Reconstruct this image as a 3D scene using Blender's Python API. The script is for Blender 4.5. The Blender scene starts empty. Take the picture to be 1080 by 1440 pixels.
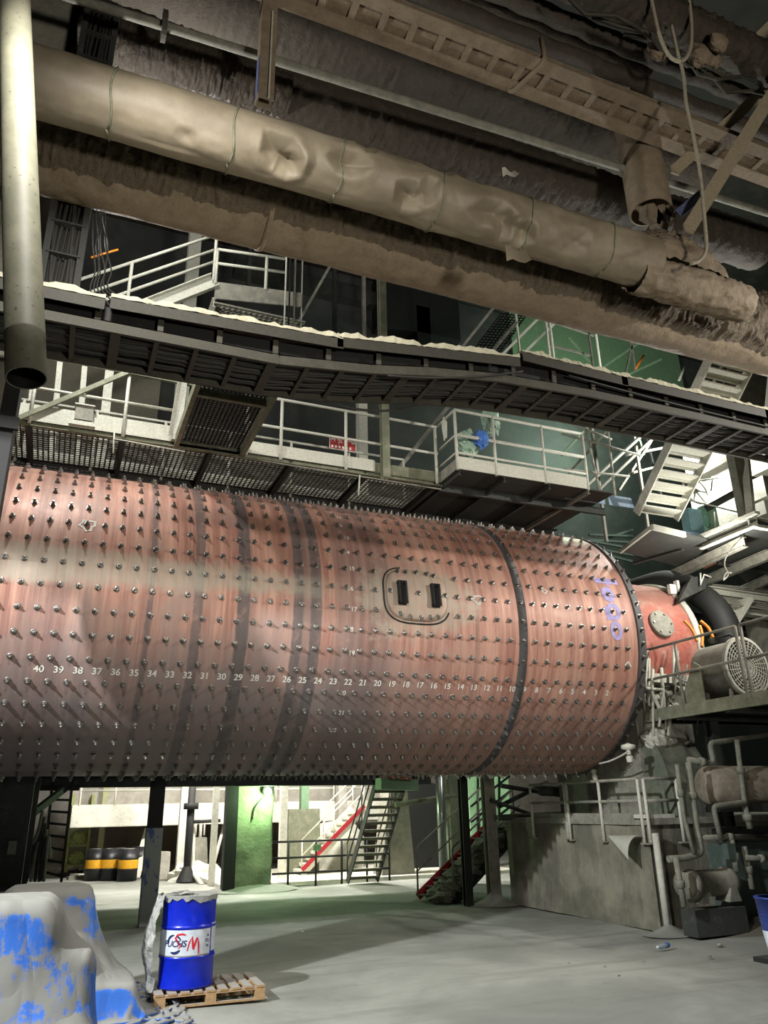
import bpy, bmesh, math, random
import numpy as np
from mathutils import Vector, Matrix
random.seed(7); rng = np.random.default_rng(7)
PI = math.pi
SC = bpy.context.scene
COL = SC.collection
# ------------------------------------------------------------------ camera
FPX, YAW, PITCH, ROLL, EYE = 1080.0, .3985, .3670, -.0202, 1.9
_F = Vector((math.sin(YAW)*math.cos(PITCH), math.cos(YAW)*math.cos(PITCH), math.sin(PITCH)))
_R0 = Vector((math.cos(YAW), -math.sin(YAW), 0)); _U0 = _R0.cross(_F)
_R = _R0*math.cos(ROLL) + _U0*math.sin(ROLL); _U = _R.cross(_F)
cam = bpy.data.cameras.new('camera'); cam_o = bpy.data.objects.new('camera', cam); COL.objects.link(cam_o)
cam.sensor_fit = 'HORIZONTAL'; cam.sensor_width = 36; cam.lens = 36*FPX/1080; cam.clip_end = 300
M4 = Matrix((( _R.x, _U.x, -_F.x, 0), (_R.y, _U.y, -_F.y, 0), (_R.z, _U.z, -_F.z, EYE), (0, 0, 0, 1)))
cam_o.matrix_world = M4
SC.camera = cam_o
# ------------------------------------------------------------------ light
SC.view_settings.view_transform = 'Standard'; SC.view_settings.look = 'None'
SC.view_settings.gamma = 1; SC.view_settings.exposure = 0.08
w = bpy.data.worlds.new('dim_plant_air'); SC.world = w; w.use_nodes = True
w.node_tree.nodes['Background'].inputs[0].default_value = (.55, .62, .58, 1)
w.node_tree.nodes['Background'].inputs[1].default_value = .045
def lamp(name, kind, loc, target, energy, color=(1, 1, 1), size=.5, angle=70, blend=.6):
    d = bpy.data.lights.new(name, kind); d.energy = energy; d.color = color
    if kind == 'AREA': d.shape = 'DISK'; d.size = size; d.spread = math.radians(angle*1.6 if angle*1.6 < 180 else 180)
    else: d.shadow_soft_size = size
    if kind == 'SPOT': d.spot_size = math.radians(angle); d.spot_blend = blend
    o = bpy.data.objects.new(name, d); COL.objects.link(o); o.location = loc
    o.rotation_euler = (Vector(target)-Vector(loc)).to_track_quat('-Z', 'Y').to_euler()
    return o
# unseen floodlights round the photographer, set to light drum, floor and pipes
lamp('floodlight_front', 'SPOT', (-.4, 3.6, 8.05), (2.6, 10.5, 3.4), 1400, (1, .96, .9), .3, 105, .9)
lamp('floodlight_left', 'SPOT', (-6.6, 4.8, 7.8), (3.9, 10.2, .2), 8200, (.95, .98, 1), .1, 46, .6)
lamp('floodlight_right', 'SPOT', (12.6, 3.2, 8.1), (6.4, 10.9, 5.0), 2300, (1, .95, .88), .1, 75, .8)
lamp('floodlight_low', 'SPOT', (4.2, -4.5, 2.6), (5.6, 7.0, 9.8), 3000, (1, .92, .8), .5, 90, .9)
# lamps of the lit hall behind and of the upper floors
lamp('hall_lamp_a', 'POINT', (3.2, 22.6, 5.9), (0, 0, 0), 2000, (1, .98, .94), .3)
lamp('hall_lamp_b', 'POINT', (8.2, 22.6, 5.9), (0, 0, 0), 2000, (1, .98, .95), .3)
lamp('walkway_lamp', 'POINT', (-.6, 9.9, 9.6), (0, 0, 0), 520, (1, .99, .95), .1)
lamp('gallery_lamp', 'POINT', (.8, 11.2, 13.0), (0, 0, 0), 300, (1, .98, .92), .15)
lamp('landing_lamp', 'POINT', (13.0, 11.85, 9.7), (0, 0, 0), 850, (1, 1, .95), .15)
lamp('drive_lamp', 'POINT', (10.9, 9.9, 5.95), (0, 0, 0), 200, (1, .97, .9), .1)
lamp('green_gallery_lamp', 'POINT', (15.5, 18.2, 13.5), (0, 0, 0), 620, (.72, 1, .78), .2)

def ray(x, y): return _F*FPX + _R*(x-540) + _U*(720-y)
def P(x, y, Y=None, Z=None, X=None):
    """world point seen at a photo pixel, once one of its real coordinates is known"""
    d = ray(x, y)
    t = Y/d.y if Y is not None else ((Z-EYE)/d.z if Z is not None else X/d.x)
    return Vector((d.x*t, d.y*t, EYE+d.z*t))
# ------------------------------------------------------------------ mesh helpers
class MB:
    def __init__(s): s.v = []; s.f = []; s.sm = []
    def add(s, vs, fs, smooth=False):
        o = len(s.v); s.v += [tuple(v) for v in vs]; s.f += [tuple(i+o for i in f) for f in fs]; s.sm += [smooth]*len(fs); return s
    def box(s, c, d, rz=0, m=None):
        vs = [Vector((x*d[0]/2, y*d[1]/2, z*d[2]/2)) for x in (-1, 1) for y in (-1, 1) for z in (-1, 1)]
        if m is None: m = Matrix.Rotation(rz, 3, 'Z')
        c = Vector(c)
        return s.add([m @ v + c for v in vs], [(0, 1, 3, 2), (4, 6, 7, 5), (0, 4, 5, 1), (2, 3, 7, 6), (0, 2, 6, 4), (1, 5, 7, 3)])
    def frame(s, p, q, up):
        t = (q-p).normalized(); u = Vector(up)
        if abs(t.dot(u.normalized())) > .98: u = Vector((1, 0, 0)) if abs(t.x) < .9 else Vector((0, 1, 0))
        a = t.cross(u).normalized(); return t, a, a.cross(t).normalized()
    def bar(s, p, q, wd, h, up=(0, 0, 1)):
        p, q = Vector(p), Vector(q); t, a, b = s.frame(p, q, up)
        vs = [e + a*(i*wd/2) + b*(j*h/2) for e in (p, q) for i, j in ((-1, -1), (1, -1), (1, 1), (-1, 1))]
        return s.add(vs, [(3, 2, 1, 0), (4, 5, 6, 7), (0, 1, 5, 4), (1, 2, 6, 5), (2, 3, 7, 6), (3, 0, 4, 7)])
    def chan(s, p, q, wd, h, t=.012, up=(0, 0, 1), kind='I'):
        p, q = Vector(p), Vector(q); _, a, b = s.frame(p, q, up)
        for j in (-1, 1): o = b*(j*(h-t)/2); s.bar(p+o, q+o, wd, t, up)
        o = a*(0 if kind == 'I' else -(wd-t)/2)
        return s.bar(p+o, q+o, t, h-2*t, up)
    def angle(s, p, q, wd, t=.01, up=(0, 0, 1), fa=1, fb=1):
        p, q = Vector(p), Vector(q); _, a, b = s.frame(p, q, up)
        s.bar(p+a*(fa*wd/2), q+a*(fa*wd/2), wd, t, up)
        return s.bar(p+b*(fb*wd/2), q+b*(fb*wd/2), t, wd, up)
    def tube(s, pts, r, n=10, cap=True, closed=False):
        pts = [Vector(p) for p in pts]; N = len(pts); rings = []
        t0 = (pts[1]-pts[0]).normalized(); u = Vector((0, 0, 1)) if abs(t0.z) < .9 else Vector((1, 0, 0))
        a = t0.cross(u).normalized(); vs = []
        for i, p in enumerate(pts):
            if closed: t = (pts[(i+1) % N]-pts[i-1]).normalized()
            else: t = (pts[min(i+1, N-1)]-pts[max(i-1, 0)]).normalized()
            a = (a-t*a.dot(t)).normalized(); b = t.cross(a)
            rr = r[i] if hasattr(r, '__len__') else r
            vs += [p + a*(rr*math.cos(2*PI*k/n)) + b*(rr*math.sin(2*PI*k/n)) for k in range(n)]
        fs = [(i*n+k, i*n+(k+1) % n, (i+1)*n+(k+1) % n, (i+1)*n+k) for i in range(N-1) for k in range(n)]
        if closed: fs += [((N-1)*n+k, (N-1)*n+(k+1) % n, (k+1) % n, k) for k in range(n)]
        s.add(vs, fs, True)
        if cap and not closed:
            o = len(s.v)-N*n
            s.f += [tuple(o+k for k in reversed(range(n))), tuple(o+(N-1)*n+k for k in range(n))]; s.sm += [False, False]
        return s
    def lathe(s, prof, c=(0, 0, 0), axis=(0, 0, 1), n=24, smooth=True, a0=0, a1=2*PI):
        """prof: (radius, height) pairs spun about axis through c"""
        z = Vector(axis).normalized(); u = Vector((0, 0, 1)) if abs(z.z) < .9 else Vector((1, 0, 0))
        x = z.cross(u).normalized(); y = z.cross(x); c = Vector(c); full = abs(a1-a0-2*PI) < 1e-6
        m = n if full else n+1
        vs = [c + z*h + x*(r*math.cos(a0+(a1-a0)*k/n)) + y*(r*math.sin(a0+(a1-a0)*k/n)) for r, h in prof for k in range(m)]
        fs = [(i*m+k, i*m+(k+1) % m, (i+1)*m+(k+1) % m, (i+1)*m+k) for i in range(len(prof)-1) for k in range(n)]
        return s.add(vs, fs, smooth)
    def prism(s, poly, vec):
        poly = [Vector(p) for p in poly]; v = Vector(vec); n = len(poly)
        return s.add(poly+[p+v for p in poly], [tuple(reversed(range(n))), tuple(range(n, 2*n))]+[(i, (i+1) % n, n+(i+1) % n, n+i) for i in range(n)])
    def grid(s, fn, nu, nv, smooth=True, wrap=False):
        vs = [fn(i/(nu-1), j/(nv if wrap else nv-1)) for i in range(nu) for j in range(nv)]
        fs = [(i*nv+j, i*nv+(j+1) % nv, (i+1)*nv+(j+1) % nv, (i+1)*nv+j) for i in range(nu-1) for j in range(nv if wrap else nv-1)]
        return s.add(vs, fs, smooth)
    def lattice(s, o, eu, ev, step, th, h, skew=0):
        """open grating: crossing bars spanning o + a*eu + b*ev"""
        o, eu, ev = Vector(o), Vector(eu), Vector(ev); n = eu.cross(ev).normalized(); lu, lv = eu.length, ev.length
        for k in range(int(lu/step)+1):
            a = o+eu*min(1, k*step/lu); s.bar(a, a+ev, th, h, n)
        for k in range(int(lv/step)+1):
            a = o+ev*min(1, k*step/lv); s.bar(a, a+eu, th, h, n)
        return s
    def mesh(s, name, off=Vector()):
        me = bpy.data.meshes.new(name)
        v = np.array(s.v, dtype=float)-np.array(off); me.from_pydata(v.tolist(), [], s.f)
        if any(s.sm): me.polygons.foreach_set('use_smooth', s.sm)
        me.update(); return me
def link(name, me, mat, loc=(0, 0, 0), parent=None):
    o = bpy.data.objects.new(name, me); COL.objects.link(o); o.location = loc
    if me is not None and mat is not None and not me.materials: me.materials.append(mat)
    if parent: o.parent = parent
    return o
def T(name, label, cat, loc, group=None, kind=None):
    """a thing: an Empty at its base that carries its parts"""
    o = bpy.data.objects.new(name, None); COL.objects.link(o); o.location = loc; o['label'] = label; o['category'] = cat
    o['org'] = 0; del o['org']
    if group: o['group'] = group
    if kind: o['kind'] = kind
    return o
def org(o):
    v = Vector(o.location)
    while o.parent: o = o.parent; v += Vector(o.location)
    return v
def part(parent, name, mb, mat, label=None, kind=None):
    o = link(name, mb.mesh(name, org(parent)), mat, (0, 0, 0), parent)
    if label: o['label'] = label
    if kind: o['kind'] = kind
    return o
def one(name, label, cat, mb, mat, loc=None, group=None, kind=None):
    """a thing that is a single mesh"""
    if loc is None:
        v = np.array(mb.v); loc = Vector((v[:, 0].mean(), v[:, 1].mean(), v[:, 2].min()))
    o = link(name, mb.mesh(name, Vector(loc)), mat, loc); o['label'] = label; o['category'] = cat
    if group: o['group'] = group
    if kind: o['kind'] = kind
    return o
def struct(name, mb, mat, label=None, parent=None):
    o = link(name, mb.mesh(name, org(parent) if parent else Vector()), mat, (0, 0, 0), parent)
    if not parent: o['kind'] = 'structure'
    if label: o['label'] = label
    return o
def arc(c, r, a0, a1, n, ex, ey):
    c, ex, ey = Vector(c), Vector(ex), Vector(ey)
    return [c + ex*(r*math.cos(a0+(a1-a0)*k/n)) + ey*(r*math.sin(a0+(a1-a0)*k/n)) for k in range(n+1)]
def bend(pts, r=.08, n=5):
    """round the corners of a polyline"""
    pts = [Vector(p) for p in pts]; out = [pts[0]]
    for a, b, c in zip(pts, pts[1:], pts[2:]):
        d = min(r, (a-b).length*.45, (c-b).length*.45)
        p, q = b+(a-b).normalized()*d, b+(c-b).normalized()*d
        for k in range(n+1):
            t = k/n; out.append(p*(1-t)**2 + b*(2*t*(1-t)) + q*t*t)
    return out+[pts[-1]]
# ------------------------------------------------------------------ materials
def srgb(r, g, b):
    f = lambda c: (c/255/12.92 if c/255 <= .04045 else ((c/255+.055)/1.055)**2.4)
    return (f(r), f(g), f(b), 1)
class N:
    def __init__(s, name):
        s.m = bpy.data.materials.new(name); s.m.use_nodes = True; s.t = s.m.node_tree; s.b = s.t.nodes['Principled BSDF']
    def new(s, typ, **kw):
        n = s.t.nodes.new(typ)
        for k, v in kw.items(): setattr(n, k, v)
        return n
    def put(s, n, i, v):
        if isinstance(v, bpy.types.NodeSocket): s.t.links.new(v, n.inputs[i])
        elif v is not None: n.inputs[i].default_value = v
    def math(s, op, a, b=None, c=None, clamp=False):
        n = s.new('ShaderNodeMath', operation=op, use_clamp=clamp); s.put(n, 0, a); s.put(n, 1, b); s.put(n, 2, c); return n.outputs[0]
    def mix(s, f, a, b, mode='MIX'):
        n = s.new('ShaderNodeMix', data_type='RGBA', blend_type=mode); s.put(n, 0, f); s.put(n, 6, a); s.put(n, 7, b); return n.outputs[2]
    def step(s, v, lo, hi, smooth=True):
        n = s.new('ShaderNodeMapRange'); n.interpolation_type = 'SMOOTHSTEP' if smooth else 'LINEAR'; s.put(n, 0, v); s.put(n, 1, lo); s.put(n, 2, hi); return n.outputs[0]
    def noise(s, vec, scale, detail=4, rough=.6, dist=0):
        n = s.new('ShaderNodeTexNoise'); s.put(n, 'Vector', vec); n.inputs['Scale'].default_value = scale
        n.inputs['Detail'].default_value = detail; n.inputs['Roughness'].default_value = rough; n.inputs['Distortion'].default_value = dist; return n.outputs[0]
    def pos(s): return s.new('ShaderNodeNewGeometry').outputs['Position']
    def nrm(s): return s.new('ShaderNodeNewGeometry').outputs['Normal']
    def xyz(s, v): return s.new('ShaderNodeSeparateXYZ').outputs if v is None else s._sep(v)
    def _sep(s, v):
        n = s.new('ShaderNodeSeparateXYZ'); s.put(n, 0, v); return n.outputs
    def vec(s, x, y, z):
        n = s.new('ShaderNodeCombineXYZ'); s.put(n, 0, x); s.put(n, 1, y); s.put(n, 2, z); return n.outputs[0]
    def vmul(s, v, k):
        n = s.new('ShaderNodeVectorMath', operation='MULTIPLY'); s.put(n, 0, v); s.put(n, 1, k); return n.outputs[0]
    def bump(s, h, strength=.4, dist=.02):
        n = s.new('ShaderNodeBump'); s.put(n, 'Height', h); n.inputs['Strength'].default_value = strength; n.inputs['Distance'].default_value = dist
        s.t.links.new(n.outputs[0], s.b.inputs['Normal'])
    def out(s, col, rough=.8, metal=0, spec=None):
        s.put(s.b, 'Base Color', col); s.put(s.b, 'Roughness', rough); s.put(s.b, 'Metallic', metal)
        if spec is not None: s.b.inputs['Specular IOR Level'].default_value = spec
        return s.m
MATS = {}
def dusty(name, base, dust=(150, 146, 132), amt=.45, rough=.7, metal=0, scale=6, vary=.25, bstr=.25, bdist=.01, lie=.45):
    """paint or metal under cement dust: blotches everywhere, a film lying on what faces up"""
    if name in MATS: return MATS[name]
    n = N(name); p = n.pos(); nz = n._sep(n.nrm())[2]
    a = n.noise(p, scale, 6, .65); b = n.noise(p, scale*5, 3, .6)
    bc = srgb(*base); dk = tuple(c*(1-vary) for c in bc[:3])+(1,)
    c = n.mix(n.step(b, .3, .7), dk, bc)
    up = n.step(nz, .25, .8)
    f = n.math('ADD', n.math('MULTIPLY', n.step(a, 1-amt-.18, 1-amt+.22), .8), n.math('MULTIPLY', up, lie), clamp=True)
    c = n.mix(f, c, srgb(*dust))
    n.bump(n.math('ADD', a, n.math('MULTIPLY', b, .4)), bstr, bdist)
    r = n.math('ADD', rough, n.math('MULTIPLY', f, .9-rough))
    MATS[name] = n.out(c, r, n.math('MULTIPLY', n.math('SUBTRACT', 1, f), metal)); return MATS[name]
def plain(name, rgb, rough=.6, metal=0, emit=None, estr=0):
    if name in MATS: return MATS[name]
    n = N(name); a = n.noise(n.pos(), 14, 4, .6); bc = srgb(*rgb)
    c = n.mix(n.step(a, .35, .7), tuple(x*.82 for x in bc[:3])+(1,), bc)
    if emit: n.b.inputs['Emission Color'].default_value = emit; n.b.inputs['Emission Strength'].default_value = estr
    MATS[name] = n.out(c, rough, metal); return MATS[name]
mSteel = dusty('dusty_grey_steel', (118, 118, 108), amt=.5)
mWhite = dusty('dusty_white_paint', (196, 196, 182), (172, 170, 156), amt=.4)
mDark = dusty('dark_dusty_steel', (52, 54, 50), (104, 102, 92), amt=.3)
mBlack = dusty('blackened_steel', (22, 23, 22), (70, 68, 62), amt=.22, lie=.3)
mConc = dusty('stained_concrete', (120, 118, 106), (146, 142, 128), amt=.5, scale=2.2, vary=.3, bstr=.5, bdist=.03)
mDust = dusty('brown_cement_dust', (126, 112, 92), (142, 128, 108), amt=.5, scale=5, bstr=.6, bdist=.03, lie=.2)
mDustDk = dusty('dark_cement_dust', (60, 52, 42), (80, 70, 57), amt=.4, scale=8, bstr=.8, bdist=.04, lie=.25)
mTray = dusty('dusty_cable_tray', (60, 58, 48), (78, 75, 63), amt=.4)
mCable = plain('black_cable_sheath', (46, 45, 40), .7)
mOliv = dusty('olive_grey_steel', (112, 116, 94), (146, 144, 126), amt=.45)
mRed = dusty('red_oxide_paint', (164, 92, 78), (186, 158, 142), amt=.36, lie=.35, scale=3)
mRedS = dusty('red_stringer_paint', (168, 24, 40), (120, 90, 84), amt=.2, lie=.3)
mGreen = dusty('green_paint', (116, 148, 114), (146, 156, 136), amt=.35)
mOrange = plain('orange_hose', (226, 132, 32), .5)
mWood = dusty('pallet_wood', (180, 146, 104), (150, 146, 138), amt=.25, lie=.95)
# ================================================================== SETTING
n = N('dusty_factory_floor'); p = n.pos()
a = n.noise(p, .5, 6, .6, .4); b = n.noise(p, 4, 5, .6); c3 = n.noise(n.vmul(p, (.25, 3.0, 1)), 1.0, 4, .6)
c = n.mix(n.step(a, .35, .68), srgb(128, 130, 122), srgb(158, 159, 150))
c = n.mix(n.math('MULTIPLY', n.step(c3, .5, .72), .5), c, srgb(112, 112, 102))
c = n.mix(n.math('MULTIPLY', n.step(b, .56, .8), .35), c, srgb(98, 96, 86))
n.bump(n.math('ADD', a, n.math('MULTIPLY', b, .25)), .25, .03); mFloor = n.out(c, .85)
def floor_h(x, y): return .012*math.sin(x*1.3+y*.7)+.01*math.sin(y*2.1-x*.6)-.022
mb = MB(); mb.grid(lambda u, v: Vector((-16+54*u, -12+64*v, floor_h(-16+54*u, -12+64*v))), 109, 129)
mb.box((11, 20, -.3), (54, 64, .2))
struct('floor', mb, mFloor, 'grey concrete floor under a film of pale cement dust')
mWall = dusty('grimy_wall_sheet', (60, 62, 61), (76, 77, 73), amt=.45, scale=1.2, vary=.15, bstr=.2)
mRoof = dusty('sooty_roof', (38, 36, 32), (62, 56, 48), amt=.4, scale=2)
mHall = dusty('pale_hall_wall', (160, 154, 142), (182, 178, 166), amt=.5, scale=1.4)
struct('ceiling', MB().box((11, 20, 19.2), (54, 64, .3)), mRoof)
struct('wall_left', MB().box((-14.2, 20, 9.5), (.3, 64, 19)), mWall)
struct('wall_right', MB().box((33, 20, 9.5), (.3, 64, 19)), mWall)
struct('wall_front', MB().box((11, -11.9, 9.5), (54, .3, 19)), mWall)
struct('wall_hall', MB().box((11, 38, 9.5), (54, .3, 19)), mHall)
wb = MB().box((9.5, 20.6, 10.9), (47, .3, 16.2)); struct('wall_back', wb, mWall)
# the lintel and roof over the lit hall at the back
struct('trim_1', MB().chan((-6, 19.9, 2.62), (9.6, 19.9, 2.62), .3, .34, .03), mDark, 'dark steel lintel beam carrying the back wall')
struct('trim_2', MB().box((9.5, 29.5, 6.4), (47, 17.4, .2)), mHall)

# ================================================================== THE MILL
MY, MZ, MR, MXE = 12.795, 4.714, 2.3, 9.138
def on_mill(X, deg, r=0): a = math.radians(deg); return Vector((X, MY-(MR+r)*math.cos(a), MZ+(MR+r)*math.sin(a)))
def mill_paint():
    n = N('worn_red_mill_shell'); p = n.pos(); x, y, z = n._sep(p)
    yy = n.math('MULTIPLY', n.math('SUBTRACT', y, MY), -1); zz = n.math('SUBTRACT', z, MZ)
    ang = n.math('MULTIPLY', n.math('ARCTAN2', zz, yy), 180/PI)
    q = n.vec(x, n.math('MULTIPLY', ang, .04), 0)
    st = n.noise(n.vmul(q, (7, .35, 1)), 1, 5, .7); st2 = n.noise(n.vmul(q, (24, .5, 1)), 1, 4, .7)
    bl = n.noise(q, 1.1, 5, .65, .3); bf = n.noise(q, 5, 5, .7)
    c = n.mix(n.step(st, .36, .66), srgb(154, 107, 93), srgb(202, 156, 136))
    c = n.mix(n.math('MULTIPLY', n.step(bl, .46, .7), .75), c, srgb(182, 146, 130))
    c = n.mix(n.math('MULTIPLY', n.step(st2, .55, .75), .5), c, srgb(216, 184, 166))
    # greyer towards the bottom of the shell, in streaks, and darker at the underside
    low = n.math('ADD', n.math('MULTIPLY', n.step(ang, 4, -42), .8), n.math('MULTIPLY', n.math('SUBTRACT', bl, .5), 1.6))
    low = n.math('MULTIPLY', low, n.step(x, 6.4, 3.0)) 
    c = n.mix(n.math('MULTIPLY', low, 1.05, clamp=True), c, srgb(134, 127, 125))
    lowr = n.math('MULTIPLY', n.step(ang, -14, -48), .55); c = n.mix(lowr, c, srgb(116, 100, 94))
    # bare dark seams round the shell
    def band(x0, w, s, f=.8):
        d = n.math('ABSOLUTE', n.math('SUBTRACT', n.math('ADD', x, n.math('MULTIPLY', n.math('SUBTRACT', bf, .5), .05)), x0))
        return n.math('MULTIPLY', n.step(d, w+s, w), f)
    for x0, wd, s, f in ((.98, .025, .03, .7), (1.62, .055, .03, .75), (2.25, .075, .03, .9), (3.05, .06, .03, .85), (3.32, .07, .03, .85), (3.18, .1, .05, .5), (3.85, .16, .12, .45), (4.3, .14, .2, .5), (-.3, .2, .2, .3), (.2, .03, .05, .35), (6.0, .02, .03, .3), (7.9, .02, .02, .3)):
        c = n.mix(n.math('MULTIPLY', band(x0, wd, s, f), n.step(bf, .2, .5)), c, srgb(92, 86, 86))
    # long dust stripe and the dusty patch round the manhole
    edge = n.math('ADD', n.math('MULTIPLY', n.math('SUBTRACT', bf, .5), 9), n.math('MULTIPLY', n.math('SUBTRACT', bl, .5), 7))
    aa = n.math('ABSOLUTE', n.math('SUBTRACT', n.math('ADD', ang, edge), 6.0))
    hw = n.math('ADD', 3.6, n.math('MULTIPLY', n.step(x, 3.4, -1), 3.2))
    s1 = n.math('MULTIPLY', n.step(n.math('SUBTRACT', aa, hw), 2.2, -2), n.step(x, 4.2, 2.6))
    dx = n.math('DIVIDE', n.math('SUBTRACT', x, 4.95), 1.0); dy = n.math('DIVIDE', n.math('SUBTRACT', ang, 6), 17)
    d2 = n.math('ADD', n.math('MULTIPLY', dx, dx), n.math('MULTIPLY', dy, dy))
    s2 = n.step(n.math('ADD', d2, n.math('ADD', n.math('MULTIPLY', n.math('SUBTRACT', bl, .5), 3.4), n.math('MULTIPLY', n.math('SUBTRACT', bf, .5), 2.2))), 1.25, .25)
    c = n.mix(n.math('MULTIPLY', n.math('MAXIMUM', s1, s2), n.math('ADD', .35, n.math('MULTIPLY', n.step(st2, .3, .6), .42))), c, srgb(168, 163, 146))
    sp = n.noise(q, 16, 3, .6); c = n.mix(n.math('MULTIPLY', n.step(sp, .68, .78), .5), c, srgb(205, 196, 182))
    n.bump(n.math('ADD', n.math('MULTIPLY', st2, .5), bf), .18, .006)
    return n.out(c, n.math('ADD', .34, n.math('MULTIPLY', bf, .3)), .15)
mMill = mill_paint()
mBolt = plain('worn_bolt_steel', (150, 146, 140), .38, .85)
mBandM = dusty('dark_band_steel', (70, 68, 68), (110, 104, 100), amt=.25, lie=.2)
X0M = -3.2
mill = T('ball_mill', 'huge red-brown horizontal ball mill drum studded with rows of bolts', 'ball mill', (4, MY, MZ-MR))
def shell(u, v):
    X = X0M+(MXE-X0M)*u; a = 2*PI*v
    return Vector((X, MY-MR*math.cos(a), MZ+MR*math.sin(a)))
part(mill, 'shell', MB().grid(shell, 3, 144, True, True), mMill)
part(mill, 'strap_band', MB().lathe([(MR-.01, -.075), (MR+.012, -.075), (MR+.012, .075), (MR-.01, .075)], (6.83, MY, MZ), (1, 0, 0), 120), mBandM, 'dark steel band round the red drum')
fl = part(mill, 'end_flange', MB().lathe([(MR-.02, 0), (MR+.02, .0), (MR+.02, .05), (MR-.03, .06), (MR-.03, .2), (1.5, .32), (0, .32)], (MXE, MY, MZ), (1, 0, 0), 120), mBandM, 'dark bolted flange at the drum end')
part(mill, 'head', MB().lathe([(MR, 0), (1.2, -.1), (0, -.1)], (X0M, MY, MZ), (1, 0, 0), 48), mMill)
# bolts: 46 rows round the shell, 42 along it
PITCH_X, PITCH_A = .2325, 360/46
bm_ = MB(); bm_.lathe([(0.0, .004), (.042, .004), (.042, .011), (.03, .011)], n=12)
bm_.lathe([(.031, .01), (.031, .04), (.018, .042)], n=6, smooth=False); bm_.lathe([(.0165, .04), (.0165, .07), (.013, .075), (0, .075)], n=8)
bolt_me = bm_.mesh('bolt'); bolt_me.materials.append(mBolt)
cands = []
MAN = (4.95, 6.4)
camv = Vector((0, 0, EYE))
for i in range(-11, 41):
    for j in range(46):
        X = -.394+PITCH_X*i; a = (-.9+PITCH_A*j+180) % 360-180
        if abs(X-6.83) < .0 or X < X0M+.1: continue
        if abs(X-MAN[0]) < .62 and -6 < a < 19: continue
        p = on_mill(X, a); nr = Vector((0, -math.cos(math.radians(a)), math.sin(math.radians(a))))
        vis = nr.dot((camv-p).normalized()); 
        d = p-camv; px = 540+FPX*d.dot(_R)/d.dot(_F)
        score = (vis if vis > -.12 else -1)/d.length if px > -12 else -2
        cands.append((score, X, a, p, nr))
cands.sort(key=lambda t: -t[0])
# keep the 300 spread where they show largest
vis = [t for t in cands if t[0] > .0]
rest = MB(); 
def put_bolt(t, parent=mill):
    o = bpy.data.objects.new('bolt', bolt_me); COL.objects.link(o); o.parent = parent
    o.location = t[3]-org(parent); o.rotation_euler = t[4].to_track_quat('Z', 'Y').to_euler()
for t in vis[:300]: put_bolt(t)
bv = [Vector(v) for v in bm_.v]
for t in cands:
    if t in vis[:300]: continue
    q = t[4].to_track_quat('Z', 'Y')
    rest.add([q @ v + t[3] for v in bv], bm_.f, False)
part(mill, 'bolts_beyond', rest, mBolt, kind='stuff')
# flange bolts
fb = MB()
for k in range(60):
    a = k*6; p = Vector((MXE+.13, MY-(MR-.03)*math.cos(math.radians(a)), MZ+(MR-.03)*math.sin(math.radians(a))))
    nr = Vector((0, -math.cos(math.radians(a)), math.sin(math.radians(a)))); q = nr.to_track_quat('Z', 'Y')
    if k > 30 and k < 50: pass
    fb.add([q @ v + p for v in bv], bm_.f)
part(fl, 'flange_bolts', fb, mBolt, kind='stuff')
# manhole cover
def on_patch(du, dv, r): return on_mill(MAN[0]+du, MAN[1]+math.degrees(dv/MR), r)
def sup(a, ru, rv, e=3.2):
    c_, s_ = math.cos(a), math.sin(a); return (ru*math.copysign(abs(c_)**(2/e), c_), rv*math.copysign(abs(s_)**(2/e), s_))
man = MB()
prof = [(.0, .03), (.7, .03), (.92, .03), (.99, .02), (1.0, -.02)]
vs, fs = [], []
for s_, r_ in prof:
    for k in range(40): du, dv = sup(2*PI*k/40, .52, .42); vs.append(on_patch(du*s_, dv*s_, r_))
for i in range(len(prof)-1):
    for k in range(40): fs.append((i*40+k, i*40+(k+1) % 40, (i+1)*40+(k+1) % 40, (i+1)*40+k))
mc = part(mill, 'manhole_cover', man.add(vs, fs, True), mMill, 'oval dust-covered manhole cover with two handles')
part(mc, 'seam', MB().tube([on_patch(*sup(2*PI*k/48, .56, .46), .003) for k in range(14, 46)], .013, 6), mBlack)
for du in (-.27, .3):
    h = MB(); h.tube([on_patch(du+a*.055, b*.17, .09+0*a) for a, b in ((-1, -1), (-1, 1), (1, 1), (1, -1))], .024, 6, closed=True)
    for a, b in ((-1, -1), (-1, 1), (1, 1), (1, -1)): h.tube([on_patch(du+a*.055, b*.15, .02), on_patch(du+a*.055, b*.15, .1)], .022, 6)
    h.prism([on_patch(du-.07, -.19, .035), on_patch(du+.07, -.19, .035), on_patch(du+.07, .19, .035), on_patch(du-.07, .19, .035)], (0, -.012, 0))
    part(mc, 'handle', h, mBlack)
for du, dv in ((-.3, .36), (-.16, .36), (.02, .37), (.2, .36), (.32, .34), (-.46, .02), (.48, .02), (.02, .02), (-.3, -.33), (-.14, -.36), (.04, -.37), (.2, -.35), (.33, -.33)):
    p = on_patch(du, dv, .02); nr = (on_patch(du, dv, 1)-p).normalized(); put_bolt((0, 0, 0, p, nr), mc)
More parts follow.
